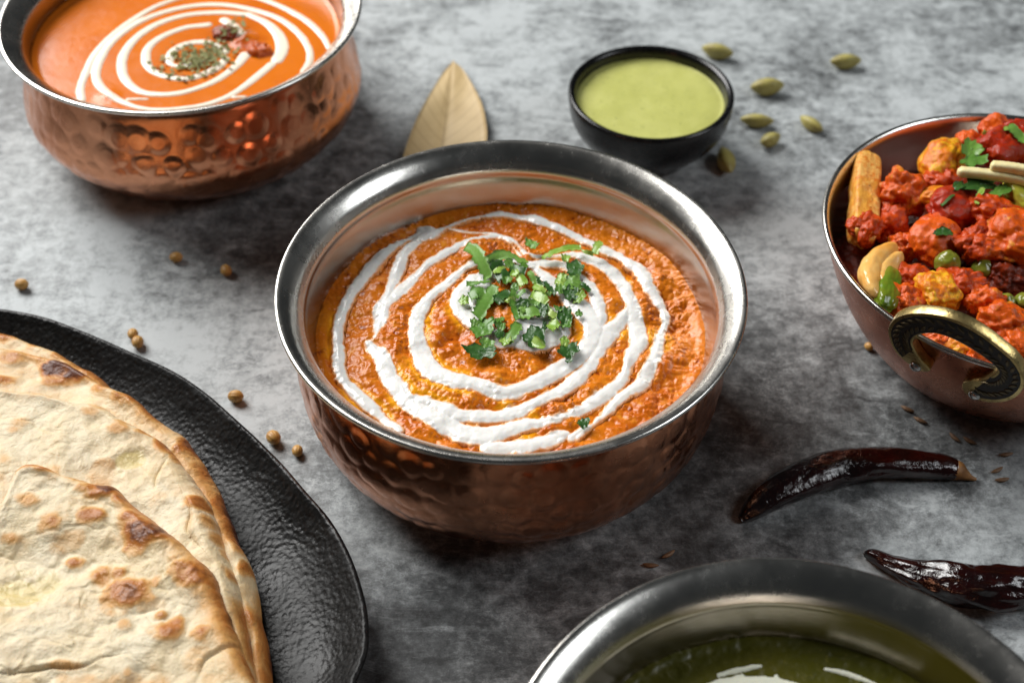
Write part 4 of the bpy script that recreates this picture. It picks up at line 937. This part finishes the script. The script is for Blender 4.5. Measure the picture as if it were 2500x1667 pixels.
lump('tomato_piece', 'red pepper piece at the back right edge of the karahi', 'vegetable', 2270, 250, 0.0500, (6.2, 4.4, 3.6), 'tomato', (0.2, 0.3, -0.5), 0.0, 0.14, 1, 0.2)
lump('carrot_piece', 'pointed orange carrot piece sticking up at the very back', 'vegetable', 1960, 160, 0.0490, (3.2, 3.4, 3.6), 'carrot', (0.3, 0.5, 0.5), 0.0, 0.15, 1, 0.6)
lump('carrot_piece', 'orange carrot piece in the shade left of the back tomato', 'vegetable', 1660, 300, 0.0460, (4.4, 3.4, 3.4), 'carrot', (0.3, 0.2, 0.5), 0.3, 0.2)
lump('carrot_piece', 'small orange carrot slice above the ginger sticks at the right', 'vegetable', 2230, 405, 0.0500, (4.2, 2.4, 2.4), 'carrot', (0.3, 0.2, -0.3), 0.0, 0.15, 1, 0.5)
lump('carrot_piece', 'smooth orange carrot chunk with a coriander scrap on it', 'vegetable', 1310, 1330, 0.0445, (6.0, 7.4, 5.0), 'carrot', (0.2, 0.1, -0.5), 0.22, 0.15)
lump('masala_piece', 'small red lump between the onion petals and the carrot chunk', 'vegetable', 1000, 1400, 0.0415, (4.4, 3.8, 3.6), 'orange', (0, 0, 0), 0.8, 0.25)
lump('cauliflower_floret', 'glossy red masala floret below the ginger sticks at the right', 'vegetable', 1960, 1060, 0.0490, (8.6, 5.8, 4.8), 'masala', (0, 0.1, -0.3), 1.1, 0.25)
lump('cauliflower_floret', 'grainy masala floret right of the carrot chunk', 'vegetable', 1770, 1360, 0.0465, (7.0, 5.2, 4.6), 'masala', (0, 0, 0.5), 1.1, 0.28)
lump('potato_piece', 'big orange coated potato on the right edge of the picture', 'vegetable', 2190, 1290, 0.0490, (7.6, 8.2, 5.6), 'orange', (0, 0.1, 0.2), 0.45, 0.16)
lump('masala_piece', 'grainy lump below the big orange potato', 'vegetable', 1990, 1470, 0.0460, (7.0, 4.0, 4.0), 'orange', (0, 0, 0), 1.0, 0.25)
lump('onion_petal', 'large pale onion petal against the front left rim', 'vegetable', 515, 230, 0.0428, (10.0, 4.2, 3.0), 'onion', (0.9, 0.0, 1.15), 0.0, 0.02, 2, 0, 0.30)
lump('onion_petal', 'small orange onion petal right of the large pale one', 'vegetable', 625, 215, 0.0430, (6.4, 2.8, 2.2), 'onion', (0.7, 0.0, 1.05), 0.0, 0.02, 2, 0, 0.3)
lump('pepper_strip', 'dark green pepper strip inside the front left rim', 'vegetable', 645, 365, 0.0436, (7.0, 2.8, 2.2), 'pepper', (0.4, 0.0, 1.25), 0.0, 0.08, 2, 0.3)
lump('masala_piece', 'red-orange crumbly lump just behind the handle', 'vegetable', 765, 450, 0.0420, (5.6, 4.8, 3.6), 'orange', (0, 0, 0), 1.1, 0.3, 2)
lump('masala_piece', 'dark red lump above the green pepper strip', 'vegetable', 835, 290, 0.0410, (5.6, 4.6, 3.6), 'masala', (0, 0, 0), 1.0, 0.3, 2)
lump('pea', 'shiny green pea in the middle of the karahi', 'pea', 1130, 142, 0.0450, (3.05, 3.05, 2.9), 'pea', (0, 0, 0), 0.0, 0.05, 2)
lump('pea', 'shaded green pea right of the shiny one', 'pea', 1425, 185, 0.0430, (2.9, 2.9, 2.8), 'pea', (0, 0, 0), 0.0, 0.05, 2)
lump('pea', 'green pea half sunk in sauce near the right edge', 'pea', 1625, 470, 0.0430, (2.4, 2.4, 2.3), 'pea', (0, 0, 0), 0.0, 0.05, 2)
lump('pea', 'green pea cut off by the right edge of the picture', 'pea', 1775, 465, 0.0430, (2.4, 2.4, 2.3), 'pea', (0, 0, 0), 0.0, 0.05, 2)
lump('paneer_piece', 'orange paneer cube above the brass handle', 'vegetable', 1045, 390, 0.0432, (5.0, 5.4, 4.0), 'yellow', (0.1, 0, 0.3), 0.6, 0.14, 2, 0.3)
lump('cauliflower_floret', 'dark glossy floret right of the paneer cube', 'vegetable', 1255, 340, 0.0430, (6.4, 5.4, 4.4), 'masala', (0, 0, 0), 1.1, 0.28, 2)
lump('masala_piece', 'orange lump in front of the half-sunk pea', 'vegetable', 1430, 470, 0.0430, (4.8, 4.2, 3.6), 'orange', (0, 0, 0), 0.9, 0.25, 2)
lump('cauliflower_floret', 'large orange floret behind the handle near the right edge', 'vegetable', 1620, 640, 0.0430, (7.6, 5.8, 4.6), 'orange', (0, 0, -0.4), 0.9, 0.22, 2)
lump('carrot_piece', 'orange carrot slab at the right edge above the handle', 'vegetable', 1750, 790, 0.0425, (4.6, 4.6, 3.0), 'carrot', (0, 0, 0), 0.15, 0.15, 2)
lump('masala_piece', 'dark lump behind the shaded pea', 'vegetable', 1600, 240, 0.0420, (6.0, 4.6, 3.6), 'dark_masala', (0, 0, 0), 1.0, 0.3, 2)
lump('potato_piece', 'yellow-orange potato seen through the handle opening', 'vegetable', 1250, 830, 0.0385, (5.0, 4.8, 3.6), 'yellow', (0, 0, 0), 0.6, 0.15, 2)
lump('masala_piece', 'red lump seen at the left end of the handle opening', 'vegetable', 1080, 770, 0.0390, (4.4, 4.0, 3.4), 'orange', (0, 0, 0), 1.0, 0.2, 2)
lump('masala_piece', 'red lump seen at the right end of the handle opening', 'vegetable', 1430, 930, 0.0390, (4.8, 4.2, 3.4), 'orange', (0, 0, 0), 1.0, 0.2, 2)
lump('lime_pepper', 'lime green pepper piece right below the ginger sticks', 'vegetable', 2250, 860, 0.0505, (4.4, 5.2, 2.8), 'lime', (0.3, 0.2, 0.5), 0.0, 0.1, 1, 0.4)
lump('potato_piece', 'yellow-brown potato piece left of the lime green pepper', 'vegetable', 2090, 905, 0.0480, (3.8, 4.0, 3.0), 'yellow', (0, 0, 0.4), 0.4, 0.12, 1)
lump('chicken_piece', 'dark charred meat piece breaking the upper left gravy beside the herb flakes', 'meat', 1440, 222, zt+0.0002, (4.4, 3.4, 2.4), 'char', (0.1, 0.1, -0.5), 0.6, 0.2, 3, group='meat pieces in the upper left gravy')
lump('chicken_piece', 'orange-red meat piece under the cream arc of the upper left gravy', 'meat', 1650, 335, zt-0.0002, (4.6, 3.4, 2.4), 'chicken', (0.1, 0.1, -0.6), 0.5, 0.2, 3, group='meat pieces in the upper left gravy')
def stick(name, label, cat, p0, p1, r, mat, group=None):
    p0 = np.array(p0); p1 = np.array(p1); d = p1-p0; L = np.linalg.norm(d); d /= L
    up = np.array([0, 0, 1.0]); sx = np.cross(up, d); sx /= np.linalg.norm(sx); sy = np.cross(d, sx)
    n = 26; m = 16; s = np.linspace(0, 1, n); an = np.linspace(0, 2*math.pi, m, endpoint=False)
    rg = np.random.default_rng(int(L*1e6)); V = []
    for q in s:
        e = math.sqrt(max(0.0, 1-max(0, (abs(2*q-1)-0.94)/0.06)**2*0.75))
        for A in an:
            k = 1/(abs(math.cos(A))**4+abs(math.sin(A))**4)**0.25
            rr_ = r*k*e*(1+0.06*rg.normal()*0.4); V.append(p0 + d*(q*L) + (sx*math.cos(A)+sy*math.sin(A))*rr_ + sy*0.0006*math.sin(q*3))
    V = np.array(V); F = [[i*m+j, i*m+(j+1) % m, (i+1)*m+(j+1) % m, (i+1)*m+j] for i in range(n-1) for j in range(m)] + [list(range(m))[::-1], [(n-1)*m+j for j in range(m)]]
    return tag(mesh_obj(name, V, F, MAT[mat], loc=p0), label, cat, group)
z1 = 0.0555
stick('ginger_stick', 'pale ginger stick lying lower, reaching farther left over the coriander', 'ginger', Wz(1555, 605, z1, 1980, 280, 4.356), Wz(2450, 735, z1, 1980, 280, 4.356), 0.00145, 'ginger', 'ginger sticks on the karahi')
stick('ginger_stick', 'pale ginger stick crossing above the other one at the right', 'ginger', Wz(1905, 545, z1+0.0028, 1980, 280, 4.356), Wz(2450, 640, z1+0.0028, 1980, 280, 4.356), 0.00145, 'ginger', 'ginger sticks on the karahi')
g2 = thing('coriander_garnish', 'torn coriander leaves around the ginger sticks on the karahi', 'garnish', (KC[0], KC[1], 0.05))
for i, (x, y, w, h, r, m) in enumerate([(1700,400,250,230,0.2,'leaf'),(1730,520,330,130,-0.1,'leaf'),(1790,770,420,170,-0.1,'leaf_dark'),(2010,840,300,130,-0.4,'leaf'),(1560,790,180,110,-0.5,'leaf_dark'),(1880,235,170,70,-0.3,'stem'),(1830,340,120,110,0.4,'leaf_dark')]):
    V, F = lobed(x, y, w, h, r, 0.0525, 1980, 280, 4.356, 0.0012, i+50); part('leaf' if m != 'stem' else 'stem', V, F, MAT[m], g2)
for i, (p, w, m, z) in enumerate([([(1380,970),(1450,925),(1530,850)], 60, 'leaf_dark', 0.0520), ([(2090,150),(2180,210),(2290,290)], 95, 'leaf', 0.0555), ([(2040,190),(2110,170),(2190,200)], 50, 'stem', 0.0555), ([(1830,810),(1780,880),(1760,960)], 62, 'stem', 0.0530)]):
    V, F = ribbon(p, w, z, 1980, 280, 4.356, 0.0008, i+70); part('leaf' if m != 'stem' else 'stem', V, F, MAT[m], g2)
V, F = lobed(1400, 1262, 230, 90, 0.05, 0.0500, 1980, 280, 4.356, 0.0006, 91, lobes=3)
tag(mesh_obj('coriander_leaf', V, F, MAT['leaf_dark']), 'lone dark coriander scrap on the orange carrot chunk in the karahi', 'herb')

# ------------------------------------------------------------------ bay leaf
tipw = Wd(1040, 140, 0.004); 
def bay():
    L = np.array([(1040,139),(1018,163),(992,208),(962,268),(938,325),(925,372),(932,420)], float); Rr_ = np.array([(1040,139),(1064,160),(1087,200),(1106,245),(1116,290),(1118,335),(1100,420)], float)
    nu, nv = 46, 15; s = np.linspace(0, 1, nu)
    def rs(A):
        A = spline(A, 8); a = np.r_[0, np.cumsum(np.linalg.norm(np.diff(A, axis=0), axis=1))]; return np.stack([np.interp(s*a[-1], a, A[:, q]) for q in (0, 1)], 1)
    Lp, Rp = rs(L), rs(Rr_); out = np.zeros((nu, nv, 3)); rg = np.random.default_rng(5)
    mid = np.stack([np.interp(s, [0, 1], [1040, 1003]), np.interp(s, [0, 1], [139, 425])], 1)
    for j, v in enumerate(np.linspace(-1, 1, nv)):
        q = mid + (Lp-mid)*max(-v, 0) + (Rp-mid)*max(v, 0)
        p = Wd(q[:, 0], q[:, 1], 0.0018)
        p[:, 2] = 0.0012 + 0.0030*abs(v)**1.6*np.sin(np.clip(s*1.1, 0, 1)*math.pi*0.55)*(1.0 if v > 0 else 0.45) + 0.0005*np.sin(s*9+v*3) - 0.0006*math.exp(-(v/0.07)**2)
        out[:, j] = p
    return shell(out, nu, nv, 0.0004), s, nv
(V, F), s_, nv_ = bay()
vv = np.tile(np.linspace(-1, 1, nv_), 46); ss = np.repeat(np.linspace(0, 1, 46), nv_)
t = NT('dry_bay_leaf'); n1 = t.noise(60, 5, 0.6); n2 = t.noise(500, 4, 0.6)
ve = t.math('ABSOLUTE', t.attr('across')); side = t.n('ShaderNodeTexWave', wave_type='BANDS'); 
cb = t.n('ShaderNodeCombineXYZ'); t.put(cb.inputs[0], t.math('ADD', t.attr('along'), t.math('MULTIPLY', ve, 0.16))); t.put(side.inputs['Vector'], cb.outputs[0]); side.inputs['Scale'].default_value = 3.2; side.inputs['Distortion'].default_value = 0.6
c = t.mix(t.mapr(n1, 0.3, 0.7), (0.56, 0.42, 0.22), (0.47, 0.34, 0.165))
c = t.mix(t.mapr(side.outputs['Fac'], 0.90, 1.0, 0, 0.30), c, (0.25, 0.16, 0.065)); c = t.mix(t.mapr(ve, 0.0, 0.05, 0.6, 0), c, (0.22, 0.14, 0.06))
MAT['bay'] = t.set(color=c, rough=0.5, spec=0.35, normal=t.bump(n2, 0.2, 0.0003))
o = mesh_obj('bay_leaf', V, F, MAT['bay'], attrs={'across': np.r_[vv, vv], 'along': np.r_[ss, ss]}, loc=tuple(V[0]*[1, 1, 0]))
tag(o, 'dry tan bay leaf with a fine midrib behind the centre bowl', 'leaf')

# ------------------------------------------------------------------ spices on the table
MAT['seed'] = simple('coriander_seed', (0.52, 0.29, 0.075), 0.45, (0.36, 0.17, 0.035), 500, bump=0.3, bscale=700)
MAT['cumin'] = simple('cumin_seed', (0.22, 0.12, 0.055), 0.55, (0.12, 0.06, 0.03), 700, bump=0.3, bscale=900)
MAT['pod'] = simple('cardamom_pod', (0.40, 0.35, 0.10), 0.5, (0.27, 0.22, 0.055), 250, bump=0.3, bscale=600)
def seed(label, px, py, size, rot=0.0, tilt=0.2):
    B, F = ICO4 if False else ICO3
    B2, F2 = SEED
    th_ = np.arctan2(B2[:, 1], B2[:, 0]); rib = 1 + 0.035*np.cos(th_*11)*np.sqrt(np.clip(1-B2[:, 2]**2, 0, 1))
    P = B2*np.array([0.88, 0.88, 1.12])*rib[:, None]; P[:, 2] += 0.22*np.clip(B2[:, 2]-0.93, 0, 1)*4
    P = P*size @ rotm(1.2+tilt, 0, rot).T; c0 = Wd(px, py, size)
    P[:, 2] -= P[:, 2].min(); c0[2] = 0
    return tag(mesh_obj('coriander_seed', P+c0, F2, MAT['seed'], loc=c0), label, 'seed', 'coriander seeds on the table')
SEED = ico(4)
for (x, y, sz, ro, lb) in [(49,652,.0021,1.4,'coriander seed at the far left edge above the plate'),(404,590,.0020,1.5,'coriander seed below the upper left handi, left of its neighbour'),(519,620,.0021,0.5,'coriander seed nearest the left side of the centre bowl rim, in the bowl shadow'),
                           (305,766,.0019,0.3,'farther seed of the touching pair above the plate'),(316,784,.0021,0.2,'nearer seed of the touching pair above the plate'),(541,909,.0022,1.4,'coriander seed on the table halfway along the plate edge'),
                           (628,1003,.0023,0.6,'dark brown coriander seed close to the plate edge left of the copper body'),(683,1034,.0018,0.1,'small pale coriander seed beside the copper body of the centre bowl'),(1996,795,.0014,0.6,'tiny seed under the left side of the karahi')]:
    seed(lb, x, y, sz, ro)
def grain(name, label, px, py, L, r, rot, mat, cat, group, zb=0.0, ribs=7, bend=0.12, amp=0.08):
    B2, F2 = SEED; P = B2.copy()
    th_ = np.arctan2(P[:, 2], P[:, 1]); k = (1-np.abs(P[:, 0])**2.2*0.35)
    rr_ = r*(1+amp*np.cos(th_*ribs))*k
    Q = np.stack([P[:, 0]*L, P[:, 1]*rr_, P[:, 2]*rr_], 1); Q[:, 1] += bend*(Q[:, 0]**2)/L
    Q = Q@rotm(0, 0, rot).T; Q[:, 2] -= Q[:, 2].min(); c0 = Wd(px, py, zb); Q[:, 2] += zb; c0[2] = 0
    return tag(mesh_obj(name, Q+c0, F2, MAT[mat], loc=c0+np.array([0, 0, zb])), label, cat, group)
for (x, y, ro, lb) in [(1536,1276,0.6,'cumin seed in front of the centre bowl, the right one of two'),(1494,1301,-0.1,'cumin seed in front of the centre bowl, the left one of two'),(2083,943,-0.6,'cumin seed under the karahi, the upper of two end to end'),(2113,969,-0.6,'cumin seed under the karahi, the lower of two end to end'),
                       (2191,1008,-1.0,'steeply slanted cumin seed above the stem of the curved chili'),(2226,1016,-0.7,'cumin seed just right of the steeply slanted one'),(2310,1047,0.15,'cumin seed right of the chili stem, highest of three near the right edge'),(2290,1083,0.5,'tilted cumin seed right of the chili stem tip'),(2301,1105,0.15,'lowest cumin seed right of the chili stem')]:
    grain('cumin_seed', lb, x, y, 0.0023, 0.00062, ro, 'cumin', 'seed', 'cumin seeds on the table')
grain('cumin_seed', 'stray cumin seed on the black plate beside the naan', 460, 996, 0.0017, 0.0005, 0.9, 'cumin', 'seed', 'cumin seeds on the table', zb=0.0062)
for (x, y, L, r, ro, lb) in [(1646,133,.0064,.0031,-0.35,'cardamom pod touching the back of the black dip bowl'),(1940,156,.0062,.0030,0.1,'cardamom pod lying farthest right, on its own at the back'),(1760,216,.0066,.0034,0.15,'plump cardamom pod right of the black dip bowl'),(1737,290,.0062,.0026,-0.1,'brownish cardamom pod close to the right side of the dip bowl'),
                           (1861,297,.0056,.0024,-0.9,'slanted cardamom pod lying nearest the karahi rim'),(1768,334,.0046,.0026,0.6,'short cardamom pod in front of the brownish one'),(1664,384,.0072,.0032,-1.45,'dark cardamom pod pointing at the viewer in front of the dip bowl shade')]:
    grain('cardamom_pod', lb, x, y, L, r, ro, 'pod', 'cardamom', 'cardamom pods by the dip bowl', ribs=3, bend=0.03, amp=0.10)

# ------------------------------------------------------------------ dried chilies
t = NT('dried_chili'); n1 = t.noise(90, 4, 0.6); n2 = t.noise(300, 4, 0.6, 0.5)
c = t.mix(t.mapr(n1, 0.35, 0.7), (0.006, 0.0010, 0.0009), (0.022, 0.0016, 0.0012))
MAT['chili'] = t.set(color=c, rough=t.mapr(n2, 0.35, 0.7, 0.12, 0.24), spec=0.6, coat=0.4, coatr=0.08, normal=t.bump(n2, 0.45, 0.0012))
MAT['calyx'] = simple('chili_stem', (0.36, 0.17, 0.045), 0.55, (0.22, 0.09, 0.02), 300, bump=0.4, bscale=500)
def tube(path, nu, nv, wr, sd, flat=0.82):
    """path rows: px, py, half width px (display scale); rests on the table"""
    Pp = spline(np.array(path, float), 20); a = np.r_[0, np.cumsum(np.linalg.norm(np.diff(Pp[:, :2], axis=0), axis=1))]
    s = np.linspace(0, 1, nu); Pp = np.stack([np.interp(s*a[-1], a, Pp[:, q]) for q in range(3)], 1)
    r = Pp[:, 2]*DS/8400.0; C = Wd(Pp[:, 0], Pp[:, 1], 0.006); C[:, 2] = r*flat*0.97 + 0.0002
    T = np.gradient(C, axis=0); T /= np.linalg.norm(T, axis=1, keepdims=True); S1 = np.cross(T, [0, 0, 1.0]); S1 /= np.linalg.norm(S1, axis=1, keepdims=True); S2 = np.cross(S1, T)
    an = np.linspace(0, 2*math.pi, nv, endpoint=False)
    A, Sg = np.meshgrid(an, s*a[-1]*DS/8400, indexing='xy')
    Q = np.stack([np.cos(A)*1.2, np.sin(A)*1.2, Sg*95], -1)
    k = 1 + wr*fbm(Q, 1.0, 3, 0.5, sd) + wr*0.7*(np.abs(fbm(Q*np.array([1.6, 1.6, 0.8]), 1.0, 2, 0.5, sd+4))*2-0.5)
    R_ = r[:, None]*k
    V = C[:, None, :] + S1[:, None, :]*(R_*np.cos(A))[..., None] + S2[:, None, :]*(R_*np.sin(A)*flat)[..., None]
    V[..., 2] = np.maximum(V[..., 2], 0.0002)
    V = V.reshape(-1, 3)
    F = [[i*nv+j, i*nv+(j+1) % nv, (i+1)*nv+(j+1) % nv, (i+1)*nv+j] for i in range(nu-1) for j in range(nv)] + [list(range(nv)), [(nu-1)*nv+j for j in range(nv)][::-1]]
    return V, F
c1 = thing('dried_chili', 'curved glossy dark dried chili with a brown stem, right of the centre bowl', 'chili', tuple(Wd(1950, 1075, 0)), 'dried chilies')
V, F = tube([(1706,1168,8),(1728,1155,23),(1770,1130,35),(1850,1092,42),(1930,1066,43),(2020,1054,41),(2110,1054,36),(2170,1058,31),(2200,1062,26)], 130, 48, 0.11, 400)
part('pod', V, F, MAT['chili'], c1)
V, F = tube([(2194,1061,25),(2206,1063,23),(2222,1067,15),(2238,1071,8),(2252,1073,4)], 30, 24, 0.12, 420); part('stem', V, F, MAT['calyx'], c1)
c2_ = thing('dried_chili', 'wrinkled dark red dried chili cut off by the right edge of the picture', 'chili', tuple(Wd(2250, 1330, 0)), 'dried chilies')
V, F = tube([(1994,1246,7),(2010,1252,15),(2050,1275,21),(2120,1308,34),(2200,1334,46),(2280,1343,50),(2352,1338,48),(2440,1318,40),(2520,1290,30),(2560,1272,20)], 150, 48, 0.22, 440)
part('pod', V, F, MAT['chili'], c2_)
V, F = tube([(2556,1274,19),(2580,1262,14),(2600,1250,7),(2625,1236,5)], 24, 20, 0.12, 460); part('stem', V, F, MAT['calyx'], c2_)
